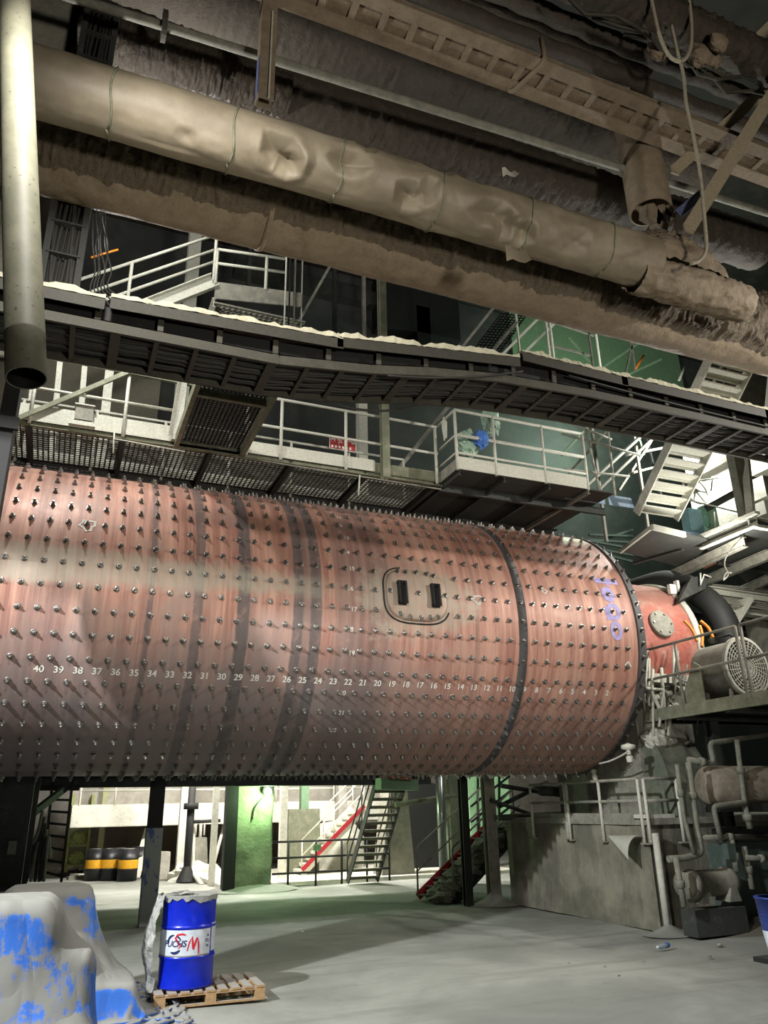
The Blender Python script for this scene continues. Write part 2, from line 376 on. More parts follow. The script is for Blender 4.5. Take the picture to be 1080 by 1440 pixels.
# stencilled numbers and paint marks on the shell
mStencil = plain('white_stencil_paint', (226, 224, 214), .7)
mViolet = plain('violet_marker_paint', (176, 166, 218), .7)
def text_mesh(body, size, shear=0, space=1.0):
    cu = bpy.data.curves.new('lettering', 'FONT'); cu.body = body; cu.size = size; cu.align_x = 'CENTER'; cu.align_y = 'CENTER'; cu.shear = shear
    cu.space_character = space; cu.offset = size*.02
    o = bpy.data.objects.new('lettering', cu); COL.objects.link(o); bpy.context.view_layer.update()
    me = bpy.data.meshes.new_from_object(o.evaluated_get(bpy.context.evaluated_depsgraph_get())); bpy.data.objects.remove(o)
    v = [tuple(x.co) for x in me.vertices]; f = [tuple(q.vertices) for q in me.polygons]
    bpy.data.meshes.remove(me); return v, f
def stencil(txt, X, deg, size):
    v, f = text_mesh(txt, size); mb = MB()
    mb.add([on_mill(X+x, deg+math.degrees(y/MR), .004) for x, y, _ in v], f); part(mill, 'stencil_number', mb, mStencil)
for k in range(39): stencil(str(40-k), -.28+PITCH_X*k, -28.2, .125)
for j, a in enumerate((44, 37, 29, 21, 13.5, 5, -3, -10.5, -19, -34, -42, -50)): stencil(str(11+j), 3.9-.05*(j % 2), a+1.5, .1)
def marks(strokes):
    mb = MB()
    for st, r in strokes:
        for (x0, a0), (x1, a1) in zip(st, st[1:]):
            d = Vector((x1-x0, (a1-a0)*MR*PI/180, 0)); nn = Vector((-d.y, d.x, 0)).normalized()*r; k = math.degrees(1/MR)
            e = d.normalized()*r*.6
            q = [on_mill(x0+nn.x-e.x, a0+(nn.y-e.y)*k, .005), on_mill(x0-nn.x-e.x, a0-(nn.y+e.y)*k, .005), on_mill(x1-nn.x+e.x, a1-(nn.y-e.y)*k, .005), on_mill(x1+nn.x+e.x, a1+(nn.y+e.y)*k, .005)]
            mb.add(q, [(0, 1, 2, 3)])
    return mb
def ring(X, a, rx, ra, n=14): return [(X+rx*math.cos(2*PI*k/n), a+ra*math.sin(2*PI*k/n)) for k in range(n+1)]
part(mill, 'paint_mark', marks([([(8.52, 22), (8.95, 22)], .055), ([(8.76, 22), (8.7, 14.8)], .04), (ring(8.68, 15, .09, 2.6), .045)]), mViolet, 'violet letter sprayed on the drum end')
part(mill, 'paint_mark', marks([(ring(8.7, 6.8, .11, 3), .04), ([(8.55, 8), (8.58, 3.5)], .045)]), mViolet)
part(mill, 'paint_mark', marks([(ring(8.7, -1.6, .09, 3.2), .035)]), mViolet)
for X, a, r in ((.08, 22.4, .09), (6.02, 6.8, .07), (8.92, -16, .05), (7.35, 13.4, .04)):
    part(mill, 'chalk_mark', marks([([(X+r*(1+.3*math.sin(k*2.3+X))*math.cos(k*.57), a+math.degrees(r/MR)*(1+.3*math.sin(k*1.7+X))*math.sin(k*.57)) for k in range(12)], .006+.09*r)]), mStencil)
# bearing housing at the far end of the drum
brg = T('bearing_housing', 'red domed bearing housing with round inspection cover at the drum end', 'bearing housing', (10.4, MY, 1.5))
BR = 1.5
part(brg, 'hood', MB().lathe([(BR*.98, -.62), (BR, -.55), (BR, .98), (BR*.99, 1.02)], (10.25, MY, MZ), (1, 0, 0), 60).lathe([(BR*.99, 1.02), (.6, 1.06)], (10.25, MY, MZ), (1, 0, 0), 60), mRed)
part(brg, 'rim_flange', MB().lathe([(BR, 0), (BR+.05, 0), (BR+.05, .12), (BR-.1, .2), (.7, .22)], (11.25, MY, MZ), (1, 0, 0), 60), mWhite, 'dust-caked pale flange of the hood')
part(brg, 'split_flange', MB().box((10.5, MY, MZ-.7), (1.9, 3.2, .16)), mWhite)
def on_brg(X, deg, r): a = math.radians(deg); return Vector((X, MY-r*math.cos(a), MZ+r*math.sin(a)))
ic = on_brg(10.46, 13.5, BR); icn = (on_brg(10.46, 13.5, 2)-ic).normalized()
cv = part(brg, 'inspection_cover', MB().lathe([(.0, .06), (.25, .06), (.27, .05), (.27, -.06)], ic, icn, 28), mSteel, 'round grey inspection plate')
for k in range(6):
    a = k*PI/3; t = icn.cross(Vector((1, 0, 0))); p = ic+icn*.055+Vector((1, 0, 0))*.21*math.cos(a)+t*.21*math.sin(a)
    part(cv, 'cover_bolt', MB().lathe([(.022, 0), (.022, .03), (0, .03)], p, icn, 6, False), mBolt)
part(brg, 'pedestal', MB().box((10.35, MY, 2.75), (1.3, 2.6, 2.5)), mSteel)
# black feed duct curling behind the housing
one('rubber_feed_duct', 'thick black rubber duct arching behind the red bearing housing', 'duct', MB().tube(bend([(11.6, 13.8, 6.35), (11.85, 12.2, 6.35), (11.95, 11.2, 5.4), (11.95, 11.1, 4.3)], .8, 8), .26, 18), mBlack)
# ================================================================== OVERHEAD PIPES
from mathutils import noise as mnoise
def fbm(v, o=4): return mnoise.fractal(Vector(v), .9, 2.0, o)
# wrapped pipe: sheet cladding, dented, tied with wire
WY, WZ, WR = 6.33, 8.58, .335
dents = []
for px, py, d, rx, ra in ((396, 215, .2, .16, .5), (408, 235, .14, .1, .35), (425, 222, -.05, .1, .3), (487, 232, .16, .16, .4), (512, 220, .1, .1, .3), (575, 275, .16, .12, .45), (598, 270, .12, .1, .4), (612, 245, .08, .15, .35), (690, 300, .14, .2, .4), (712, 318, .14, .12, .35), (740, 330, .15, .1, .4), (808, 340, .08, .18, .4), (262, 195, .03, .08, .2), (455, 190, .05, .2, .3), (300, 230, -.02, .2, .3), (665, 262, .05, .2, .3)):
    q = P(px, py, Y=WY-.2); dents.append((q.x, math.atan2(q.z-WZ, -(q.y-WY)), d, rx, ra))
def wrap(u, v):
    X = -3.2+9.75*u; a = 2*PI*v - PI/2; r = WR
    for i, (dx, da, d, rx, ra) in enumerate(dents):
        e = (a-da+PI) % (2*PI)-PI; x_, y_ = (X-dx)/(rx*1.5), e/(ra*1.35)
        if abs(x_) < 2 and abs(y_) < 2:
            th = i*1.3; c_, s_ = math.cos(th), math.sin(th); p_, q_ = x_*c_+y_*s_, -x_*s_+y_*c_
            r -= d*max(0, 1-max(abs(p_), abs(q_)*1.2, abs(p_+q_)*.8))                       # buckled facets
            r += d*.08*max(0, 1-abs(math.hypot(x_, y_)-1.1)*2.2)
    r += .01*fbm((X*1.3, a*1.2, 0))
    if X > 2.0: r += .014*abs(fbm((X*1.7, a*1.1, 4)))*min(1, (X-2)*.8)
    return Vector((X, WY-r*math.cos(a), WZ+r*math.sin(a)))
wp = T('clad_pipe', 'large overhead pipe in dented brown sheet cladding tied with wire', 'pipe', (2, WY, WZ-WR))
n = N('dust_brown_cladding'); p = n.pos(); a = n.noise(p, 1.6, 6, .6); b = n.noise(p, 22, 3, .6)
n.bump(n.math('ADD', a, n.math('MULTIPLY', b, .15)), .2, .02)
mClad = n.out(n.mix(n.step(a, .35, .68), srgb(122, 112, 94), srgb(146, 136, 116)), .55)
part(wp, 'cladding', MB().grid(wrap, 620, 84, True, True), mClad)
for px in (160, 327, 475, 613, 735, 848):
    X = P(px, 120+(px-160)*.31, Y=WY-.1).x; u = (X+3.2)/9.75
    pts = []
    for k in range(33):
        q = wrap(u, k/32); c0 = Vector((q.x, WY, WZ)); pts.append(c0+(q-c0)*1.02+Vector((.05*math.sin(k*.7)*.4, 0, 0)))
    part(wp, 'binding_wire', MB().tube(pts, .011, 6), mOliv)
def flap(px, py, s):
    q = P(px, py, Y=WY-.35); m = MB()
    m.grid(lambda u, v: q+Vector((s*(u-.5)*1.2, -.04-.1*u*v, -s*v+.03*math.sin(u*7))), 5, 5, False); return m
part(wp, 'torn_flap', flap(722, 352, .22), mClad)
part(wp, 'torn_flap', flap(712, 242, .14), mWhite)
# crusted stub that carries on from the cladding
def stub(u, v):
    X = 6.3+2.0*u; a = 2*PI*v; r = (.26+.035*fbm((X*4, a*2, 1))+.02*fbm((X*13, a*7, 3)))*(1 if u < .93 else math.sqrt(max(0, 1-((u-.93)/.072)**2)))
    return Vector((X, WY+.02-r*math.cos(a), WZ-.2+r*math.sin(a)))
one('crusted_pipe_stub', 'short dust-crusted pipe end beyond the dented cladding', 'pipe', MB().grid(stub, 60, 48, True, True), mDust)
# dust-laden main duct
LY, LZ, LR = 7.58, 9.02, .56
lp = T('dust_laden_duct', 'long brown overhead duct with crusted cement dust hanging below the clad pipe', 'duct', (4, LY, LZ-LR))
def duct(u, v):
    X = -4+19*u; a = 2*PI*v; r = LR+.012*fbm((X*1.4, a*2, 0))
    pit = fbm((X*5, a*5, 9)); r -= .05*max(0, pit-.32)
    return Vector((X, LY-r*math.cos(a), LZ+r*math.sin(a)))
part(lp, 'duct_shell', MB().grid(duct, 420, 64, True, True), mDust)
def crust(u, v):
    X = -3.5+15*u; base = -60-6*fbm((X*1.4, 3, 3))-5*fbm((X*7, 1, 3)) - (8 if X < .5 else 0) - 6*min(1, max(0, X-6.5))
    deg = base+(95-base)*v; a = math.radians(deg); edge = min(1, v*9)
    sp = abs(fbm((X*11, deg*.018, 0), 3))**.8; lump = max(0, fbm((X*1.1, deg*.03, 7)))*.06 if X < 6.6 else .03+.13*max(0, fbm((X*1.9, deg*.06, 7)))
    r = LR-.006+(.02+.085*sp+lump+.02*fbm((X*24, deg*.09, 5)))*edge
    return Vector((X, LY-r*math.cos(a), LZ+r*math.sin(a)))
part(lp, 'dust_crust', MB().grid(crust, 760, 44, True), dusty('shaggy_dust', (104, 93, 76), (124, 112, 93), amt=.4, scale=14, bstr=1.0, bdist=.05, lie=.2), 'shaggy crust of settled dust', 'stuff')
jr = P(385, 330, Y=LY-.5).x
part(lp, 'joint_ring', MB().lathe([(LR, -.03), (LR+.02, -.03), (LR+.02, .03), (LR, .03)], (jr, LY, LZ), (1, 0, 0), 48), mDust)
# heap of dust and the drop chute above the pipe end
hp = P(955, 365, Y=6.5)
def heap(u, v):
    a = 2*PI*v; t = u*1.62; r = .8*math.sin(t)*(1+.2*fbm((math.cos(a)*2, math.sin(a)*2, u*3)))
    return Vector((hp.x+1.0*r*math.cos(a)-.1*math.cos(t), hp.y+.45*r*math.sin(a), hp.z-.36+.72*math.cos(t)-.12*r*math.cos(a)+.03*fbm((r*math.cos(a)*22, u*14, r*math.sin(a)*22))+.05*fbm((r*math.cos(a)*9, r*math.sin(a)*9, u*5))))
one('dust_heap', 'lumpy heap of caked cement dust on the end of the clad pipe', 'dust heap', MB().grid(heap, 60, 110, True, True), mDust, kind='stuff')
ct, cb = P(893, 172, Y=7.3), P(914, 297, Y=7.3); cb.x = ct.x = (ct.x+cb.x)/2
ch = T('drop_chute', 'short upright brown chute with broken open mouth above the dust heap', 'chute', cb)
part(ch, 'chute_tube', MB().lathe([(.3, -.02), (.335, 0), (.335, (ct-cb).z*.45), (.34, (ct-cb).z*.46), (.335, (ct-cb).z*.47), (.335, (ct-cb).z+.5)], cb, (0, 0, 1), 32).lathe([(.3, -.02), (.3, .6), (0, .6)], cb, (0, 0, 1), 32), mDust)
part(ch, 'clamp_bracket', MB().bar(ct+Vector((-.38, -.35, .1)), ct+Vector((.3, -.35, -.1)), .06, .06).box(ct+Vector((-.32, -.33, .12)), (.16, .16, .2)), mDust)
for k, (dx, dz, s) in enumerate(((-.15, -.28, .2), (.06, -.2, .17), (.2, -.12, .13), (-.02, -.42, .14))):
    m = MB(); c0 = cb+Vector((dx, -.22, dz))
    m.prism([c0+Vector((-s, 0, -s*.6)), c0+Vector((s*.3, 0, -s)), c0+Vector((s*.8, 0, .1*s)), c0+Vector((.1*s, 0, s*1.1)), c0+Vector((-.7*s, 0, s*.7))], (.05*s, .16, .06))
    one('broken_crust_lump', ('broad', 'round', 'small pale', 'lowest')[k]+' broken lump of crust jammed in the chute mouth', 'crust lump', m, mDust, group='lumps under the drop chute')
# slim conduit pipe running the whole width
a_, b_ = P(225, 35, Y=7.4), P(1080, 300, Y=7.4); d_ = (b_-a_)
tp = T('slim_pipe', 'slim pale straight pipe running above the clad pipe', 'pipe', a_)
part(tp, 'pipe_run', MB().tube([a_-d_*.5, a_+d_*1.3], .062, 14), mSteel)
fp = P(232, 40, Y=7.4); part(tp, 'flange', MB().lathe([(0, -.03), (.19, -.03), (.19, .03), (0, .03)], a_+d_*.005, d_, 18, False), mTray)
# dark ducts further up
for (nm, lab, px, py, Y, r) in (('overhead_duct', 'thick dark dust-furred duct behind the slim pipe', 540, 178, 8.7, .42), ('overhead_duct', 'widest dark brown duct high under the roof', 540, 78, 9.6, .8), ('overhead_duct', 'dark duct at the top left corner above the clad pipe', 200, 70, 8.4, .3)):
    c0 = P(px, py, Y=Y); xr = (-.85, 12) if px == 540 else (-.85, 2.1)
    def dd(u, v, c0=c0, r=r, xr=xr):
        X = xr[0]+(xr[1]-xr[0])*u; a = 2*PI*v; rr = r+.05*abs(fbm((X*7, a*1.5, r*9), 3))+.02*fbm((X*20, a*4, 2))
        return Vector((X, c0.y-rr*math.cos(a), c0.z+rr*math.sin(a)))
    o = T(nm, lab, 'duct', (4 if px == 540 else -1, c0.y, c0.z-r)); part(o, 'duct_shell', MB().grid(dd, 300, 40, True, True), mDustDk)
# upper cable ladder
UZ = 11.75
ua, ub = P(540, 4, Z=UZ).y, P(540, 52, Z=UZ).y
ut = T('cable_ladder', 'dusty brown cable ladder with flat rungs high under the roof', 'cable tray', (5, (ua+ub)/2, UZ))
for yy in (ua, ub): part(ut, 'side_rail', MB().chan((-1, yy, UZ), (15, yy, UZ), .2, .1, .02), mDust)
part(ut, 'dust_bed', MB().box((7, (ua+ub)/2, UZ+.035), (16, abs(ua-ub), .05)), mDust)
for k in range(34): X = .4+k*.42; part(ut, 'rung', MB().bar((X, ua, UZ-.02), (X, ub, UZ-.02), .09, .05), mDust)
m = MB(); m.tube(bend([(5.2, ua-.15, UZ+.3), (5.25, ua-.12, UZ-.1), (5.05, ub+.05, UZ-.12), (5.0, ub+.1, UZ+.1)], .1), .035, 8); part(ut, 'hanger_strap', m, mDust)
# second tray and loose cables above
for k, (pa, pb, r, Z) in enumerate((((560, -20), (1060, 150), .12, 12.6), ((700, -10), (1030, 100), .14, 13.2), ((620, -20), (900, 60), .1, 13.4))):
    a_, b_ = P(*pa, Z=Z), P(*pb, Z=Z); b_.y = a_.y
    one('conduit', ('lowest furred conduit', 'thickest furred conduit', 'shortest furred conduit')[k]+' above the upper cable ladder', 'conduit', MB().tube([a_+(b_-a_)*(i/20)+Vector((0, 0, .03*math.sin(i*2.1))) for i in range(-6, 24)], r, 10), mDustDk)
pc = P(975, 45, Z=13.0)
def furred(u, v):
    X = pc.x-3+6*u; a = 2*PI*v; r = .3+.06*fbm((X*9, a*3, 2)); return Vector((X, pc.y-r*math.cos(a), pc.z+r*math.sin(a)))
bp = T('furred_pipe', 'blue-flecked pipe furred with dust behind the hanging rope loop', 'pipe', pc)
part(bp, 'pipe_run', MB().grid(furred, 120, 32, True, True), mDustDk)
part(bp, 'paint_patch', MB().lathe([(.365, -.1), (.372, -.06), (.372, .08), (.365, .1)], (P(992, 48, Z=12.8).x, pc.y, pc.z), (1, 0, 0), 30, True, PI*.72, PI*1.0), plain('faded_blue_paint', (96, 128, 160), .7), 'faded blue paint showing through')
for k in range(5):
    px = 860+k*42; q = P(px, 20+k*27, Z=12.4); pts = [q+Vector((-.8+t*.4, .1*math.sin(t*2+k), -.12*math.sin(t*PI/4)+.05*k)) for t in range(5)]
    one('loose_cable', ('first', 'second', 'third', 'fourth', 'fifth')[k]+' loose sagging cable from the left in the upper right tangle', 'cable', MB().tube(pts, .03, 7), mTray, group='loose cables under the roof')
for k, (px, py, s) in enumerate(((985, 78, .2), (1010, 60, .16), (1002, 84, .14), (925, 72, .16))):
    q = P(px, py, Z=12.5); m = MB()
    m.grid(lambda u, v: q+Vector((s*(math.cos(2*PI*v)*math.sin(PI*u))*(1+.4*fbm((u*4, v*6, k))), s*.7*math.sin(2*PI*v)*math.sin(PI*u), s*math.cos(PI*u)*(1+.3*fbm((v*5, u*4, k+3))))), 10, 14, False, True)
    one('dust_clod', ('largest', 'upper right', 'lower right', 'lone left')[k]+' clod of caked dust under the furred pipe', 'dust clod', m, mDust, group='clods in the upper right tangle')
mStrut = dusty('pale_dusty_strut', (158, 146, 122), (150, 138, 114), amt=.4, lie=.2)
# slanting struts, upper right
for k, (pa, pb, Ya, Yb, wd, lab) in enumerate((((1100, 20), (995, 122), 6.2, 7.6, .16, 'uppermost slanting dusty strut at the right edge'), ((1100, 105), (948, 240), 6.0, 7.0, .16, 'middle slanting strut with a notched lower end'), ((1095, 118), (968, 322), 5.6, 6.4, .17, 'longest slanting strut reaching down to the dust heap'))):
    a_, b_ = P(*pa, Y=Ya), P(*pb, Y=Yb)
    st = T('slanting_strut', lab, 'strut', b_, group='slanting struts at upper right')
    vw = ((a_+b_)/2-Vector((0, 0, EYE))).normalized(); part(st, 'angle_bar', MB().bar(a_+(a_-b_)*.6, b_, wd*1.15, .025, vw).bar(a_+(a_-b_)*.6+vw*.07+Vector((.07, 0, -.02)), b_+vw*.07+Vector((.07, 0, -.02)), .025, wd*.8, vw), mStrut)
    part(st, 'end_plate', MB().box(b_, (.16, .03, .14)), mStrut)
one('blue_channel', 'short channel with worn blue paint beside the longest strut', 'channel', MB().chan(P(955, 300, Y=6.6), P(990, 270, Y=6.6), .1, .14, .012), plain('worn_blue_channel', (84, 94, 130), .7))
# hanger column in front of the slim pipe
ha, hb = P(383, -30, Y=6.95), P(364, 143, Y=6.95); ha.x = hb.x = (ha.x+hb.x)/2+.02
hg = T('hanger_post', 'hanging steel channel post with blue paint patch behind the clad pipe', 'hanger', hb)
part(hg, 'channel', MB().chan(ha, hb, .2, .16, .02, (0, 1, 0), 'C'), mDust)
part(hg, 'paint_patch', MB().box(Vector((hb.x-.102, hb.y-.01, hb.z+.38)), (.006, .12, .62)), plain('hanger_blue', (74, 92, 150), .7))
part(hg, 'clamp_bar', MB().bar((hb.x+.03, hb.y-.1, hb.z), (hb.x+.03, hb.y-.1, hb.z+1.5), .02, .02), mWhite)
# ropes
mRope = dusty('pale_rope', (176, 168, 148), (150, 142, 124), amt=.3, lie=.1)
lo = [P(x, y, Y=5.6) for x, y in ((912, -20), (918, 10), (926, 45), (938, 74), (950, 85), (962, 84), (971, 66), (972, 30), (966, -20))]
def smooth(pts, n=6):
    out = []
    for i in range(len(pts)-1):
        p0, p1, p2, p3 = pts[max(i-1, 0)], pts[i], pts[i+1], pts[min(i+2, len(pts)-1)]
        for k in range(n):
            t = k/n; out.append(.5*((2*p1)+(p2-p0)*t+(2*p0-5*p1+4*p2-p3)*t*t+(3*p1-p0-3*p2+p3)*t**3))
    return out+[pts[-1]]
one('rope_loop', 'pale rope hanging in a loop at the top right', 'rope', MB().tube(smooth(lo), .028, 8), mRope)
lo = [P(x, y, Y=5.7) for x, y in ((944, 35), (952, 70), (961, 105), (965, 145), (975, 190), (984, 240), (989, 290), (993, 335), (992, 355), (983, 367), (972, 371))]
one('hanging_rope', 'long pale rope hanging straight down past the slanting struts', 'rope', MB().tube(smooth(lo), .024, 8), mRope)
# leaning pipe at the left edge
la, lb = P(19, -40, Y=5.2), P(37, 532, Y=4.7)
n = N('pale_pipe_paint'); p = n.pos(); a = n.noise(p, 3, 5, .6); b = n.noise(p, 30, 2, .5)
c = n.mix(n.step(a, .35, .7), srgb(118, 118, 100), srgb(140, 138, 118)); c = n.mix(n.step(b, .66, .72), c, srgb(92, 88, 74)); n.bump(b, .1, .01); mPale = n.out(c, .6)
pp = T('leaning_pipe', 'pale upright pipe with open lower end at the left edge', 'pipe', lb)
ax = (la-lb); L_ = ax.length
part(pp, 'pipe_body', MB().lathe([(.11, .3), (.112, 0), (.122, 0), (.122, .32), (.126, .33), (.122, .34), (.122, L_)], lb, ax, 32), mPale)
part(pp, 'pipe_bore', MB().lathe([(.111, 0), (.111, .6), (0, .6)], lb, ax, 24), mBlack)
# column behind the leaning pipe
c0 = P(42, 545, Y=8.6)
sc_ = T('side_column', 'dark upright steel column at the left edge beside the drum', 'column', (c0.x-.25, 8.6, 0))
part(sc_, 'column_shaft', MB().box((c0.x-.16, 8.6, 9.5), (.16, .3, 19)), mBlack)
part(sc_, 'concrete_casing', MB().box((c0.x-.62, 8.7, 9.5), (.76, .5, 19)), mConc, 'grey concrete casing')
part(sc_, 'clip', MB().box((c0.x-.14, 8.42, P(20, 595, Y=8.4).z), (.22, .06, .14)), mBlack)

# ================================================================== CABLE TRAY IN FRONT OF THE WALKWAY
TY0, TY1 = 7.18, 7.9
TP = [(-4, 6.46), (-.6, 6.49), (1.8, 6.5), (2.9, 6.62), (3.7, 6.76), (4.6, 6.87), (6, 6.93), (8, 6.93), (12, 6.9), (16, 6.9)]
def tz(X): return float(np.interp(X, [a for a, _ in TP], [b for _, b in TP]))
tr = T('cable_tray', 'long sagging cable tray full of cables crossing in front of the walkway', 'cable tray', (4, 7.5, 6.4))
for yy in (TY0, TY1):
    m = MB()
    for (x0, z0), (x1, z1) in zip(TP, TP[1:]): m.bar((x0, yy, z0+.03), (x1, yy, z1+.03), .035, .11)
    part(tr, 'side_rail', m, mTray)
X = -3.6; k = 0
while X < 15:
    wide = k % 4 == 1
    part(tr, 'rung', MB().bar((X, TY0, tz(X)), (X, TY1, tz(X)), .1 if wide else .05, .03), mTray); X += .41; k += 1
cb_ = MB()
for k in range(46):
    y0 = TY0+.04+(TY1-TY0-.08)*((k*.618) % 1); ph = k*1.7; r = .008+.008*(k % 3); zo = .03+.05*((k*.37) % 1)
    cb_.tube([(x, y0+.035*math.sin(x*1.1+ph)+.015*math.sin(x*4+ph*2), tz(x)+zo-.012*abs(math.sin(x*PI/.41))) for x in np.arange(-3.8, 15, .1)], r, 5, False)
part(tr, 'cable_bundle', cb_, mCable, 'bundle of black cables lying on the rungs', 'stuff')
part(tr, 'tray_floor', MB().grid(lambda u, v: Vector((-3.8+19*u, TY0+(TY1-TY0)*v, tz(-3.8+19*u)+.11)), 60, 2), mBlack)
# upper deck of the tray: dark side gap with brackets and loose cover plates
X = -3.2
while X < 15:
    part(tr, 'bracket', MB().bar((X, TY0+.02, tz(X)+.08), (X, TY0+.02, tz(X)+.34), .06, .02, (0, 1, 0)), mTray); X += .62
m = MB()
for (x0, z0), (x1, z1) in zip(TP, TP[1:]): m.bar((x0, TY0+.1, z0+.22), (x1, TY0+.1, z1+.22), .02, .22)
part(tr, 'back_plate', m, mBlack)
mCover = dusty('dusty_cover_plate', (54, 52, 44), (176, 172, 150), amt=.1, lie=1.0)
for (x0, x1, dz0, dz1, tilt) in ((-3.6, -.05, .3, .3, .05), (0.0, 2.52, .33, .34, .1), (2.45, 4.9, .36, .32, .12), (4.95, 6.6, .42, .34, -.02), (6.5, 9.2, .35, .34, .05), (9.1, 12.5, .34, .34, .03)):
    z0, z1 = tz(x0)+dz0, tz(x1)+dz1; m = MB()
    m.prism([(x0, TY0-.1, z0), (x1, TY0-.1, z1), (x1, TY1+.05, z1+tilt), (x0, TY1+.05, z0+tilt)], (0, 0, .012))
    m.prism([(x0, TY0-.1, z0), (x1, TY0-.1, z1), (x1, TY0-.1, z1-.13), (x0, TY0-.1, z0-.13)], (0, .012, 0))
    cp = part(tr, 'cover_plate', m, mCover)
    def dl(u, v):
        X = x0+(x1-x0)*u; h = .05+.05*fbm((X*6, v*2, 1))
        return Vector((X, TY0-.11+.02*fbm((X*9, 1, 1))+.4*v*v, z0+(z1-z0)*u+tilt*v*.4+(.0 if v == 0 else .012+max(.006, h)*(1-.5*v))))
    part(cp, 'dust_layer', MB().grid(dl, 60, 6, False), mDust if False else dusty('pale_settled_dust', (178, 174, 150), (190, 186, 164), amt=.5, bstr=.5), kind='stuff')
def sag(pa, pb, Y, drop, r=.012, nm='drooping_wire', lab='', mat=None, n=16):
    a_, b_ = P(*pa, Y=Y), P(*pb, Y=Y)
    one(nm, lab, 'wire', MB().tube([a_+(b_-a_)*(i/n)-Vector((0, 0, drop*4*(i/n)*(1-i/n))) for i in range(n+1)], r, 6), mat or mCable)
sag((430, 552), (615, 560), 7.95, .22, .016, lab='thicker black wire drooping below the tray')
sag((470, 556), (640, 558), 7.98, .1, .01, lab='thinner black wire drooping below the tray')
sag((545, 528), (735, 522), 7.14, .06, .014, 'slack_conduit', 'slack conduit strung along the tray side')
sag((800, 528), (1080, 600), 7.13, .02, .014, 'slack_conduit', 'straight conduit along the right half of the tray side')
# vertical cable ladder on the left
VX0, VX1, VY = P(74, 300, Y=7.95).x, P(123, 300, Y=7.95).x, 7.95
vt = T('riser_cable_ladder', 'dark upright cable ladder dropping to the tray at the left', 'cable tray', ((VX0+VX1)/2, VY, 6.6))
for xx in (VX0, VX1): part(vt, 'side_rail', MB().bar((xx, VY, 6.55), (xx, VY, 12), .07, .1, (0, 1, 0)), mDark)
for k in range(12): part(vt, 'rung', MB().bar((VX0, VY-.03, 6.95+k*.44), (VX1, VY-.03, 6.95+k*.44), .07, .02), mDark)
m = MB()
for k in range(9):
    xx = VX0+.06+(VX1-VX0-.1)*k/8; m.tube([(xx+.03*math.sin(z*2+k), VY+.02+.02*math.sin(z*3+k), z) for z in np.arange(6.6, 12, .25)], .014+.006*(k % 3), 6)
part(vt, 'cable_bundle', m, mCable, kind='stuff')
part(vt, 'back_plate', MB().box(((VX0+VX1)/2, VY+.08, 9.3), (VX1-VX0, .02, 5.4)), mBlack)
for k in range(6):
    xs = 131+k*4; pts = smooth([P(xs+dx, y, Y=7.9+.02*k) for dx, y in ((0, 270), (2*math.sin(k), 310), (5*math.sin(k*2), 345), (3+4*math.sin(k*3), 380), (-4+k, 405), (4+k*5, 430-k), (12+k*7, 446))], 5)
    one('hanging_cable', ('innermost', 'second', 'third', 'fourth', 'fifth', 'outermost')[k]+' of six thin cables hanging beside the upright cable ladder', 'cable', MB().tube(pts, .009, 6), mCable, group='thin cables by the riser')
# ================================================================== WALKWAYS
def railing(label, base, posts, hs, mat, r=.022, ph=None, group=None, name='guard_railing', sq=False):
    """base: polyline at deck height; posts: fractions or points; hs: rail heights, the last is the handrail"""
    base = [Vector(b) for b in base]; t = T(name, label, 'railing', base[0], group)
    for i, h in enumerate(hs):
        pts = [b+Vector((0, 0, h)) for b in base]
        part(t, 'handrail' if i == len(hs)-1 else 'mid_rail', MB().tube(bend(pts, .06) if len(pts) > 2 else pts, r, 8), mat)
    seg = [0]
    for a, b in zip(base, base[1:]): seg.append(seg[-1]+(b-a).length)
    def at(f):
        d = f*seg[-1]
        for i in range(len(base)-1):
            if d <= seg[i+1]+1e-6: return base[i]+(base[i+1]-base[i])*((d-seg[i])/(seg[i+1]-seg[i]))
        return base[-1]
    for f in posts:
        p = at(f) if not isinstance(f, Vector) else f
        part(t, 'post', MB().tube([p-Vector((0, 0, .05)), p+Vector((0, 0, ph or hs[-1]))], r*1.1, 8), mat)
    return t
WKY, WKB, WKZ = 11.48, 12.95, 7.4
mMesh = dusty('grey_grating', (104, 106, 98), (140, 138, 124), amt=.4)
wk = T('mill_walkway', 'long grated steel walkway running above the drum', 'walkway', (2.4, 12.2, WKZ))
part(wk, 'grating', MB().lattice((-4, WKY, WKZ+.02), (10, 0, 0), (0, WKB-WKY, 0), .08, .026, .012), mMesh)
for k in range(8): X = -3.6+k*1.35; part(wk, 'cross_beam', MB().chan((X, WKY, WKZ-.06), (X, WKB, WKZ-.06), .07, .12, .01), mDark)
part(wk, 'edge_beam', MB().chan((-4, WKB, WKZ-.06), (9.5, WKB, WKZ-.06), .08, .16, .012, kind='C'), mDark)
part(wk, 'edge_beam', MB().chan((-4, WKB+.7, WKZ-.5), (9.5, WKB+.7, WKZ-.5), .1, .2, .012), mSteel)
part(wk, 'edge_beam', MB().chan((-4, WKY, WKZ-.02), (6, WKY, WKZ-.02), .07, .1, .012, kind='C'), mOliv)
xa, xb, xc = P(243, 620, Y=WKY).x, P(337, 634, Y=WKY).x, P(526, 660, Y=WKY).x
part(wk, 'toe_board', MB().box(((-4+xa)/2, WKY-.04, WKZ+.14), (xa+4, .012, .27)), mWhite)
part(wk, 'toe_board', MB().box(((xb+xc)/2, WKY-.04, WKZ+.12), (xc-xb, .012, .22)), mWhite)
part(wk, 'toe_board', MB().box(((xc+6)/2, WKY-.02, WKZ+.1), (6-xc, .012, .2)), mOliv)
part(wk, 'rear_toe_board', MB().box((1, WKB, WKZ+.12), (10, .012, .2)), mWhite)
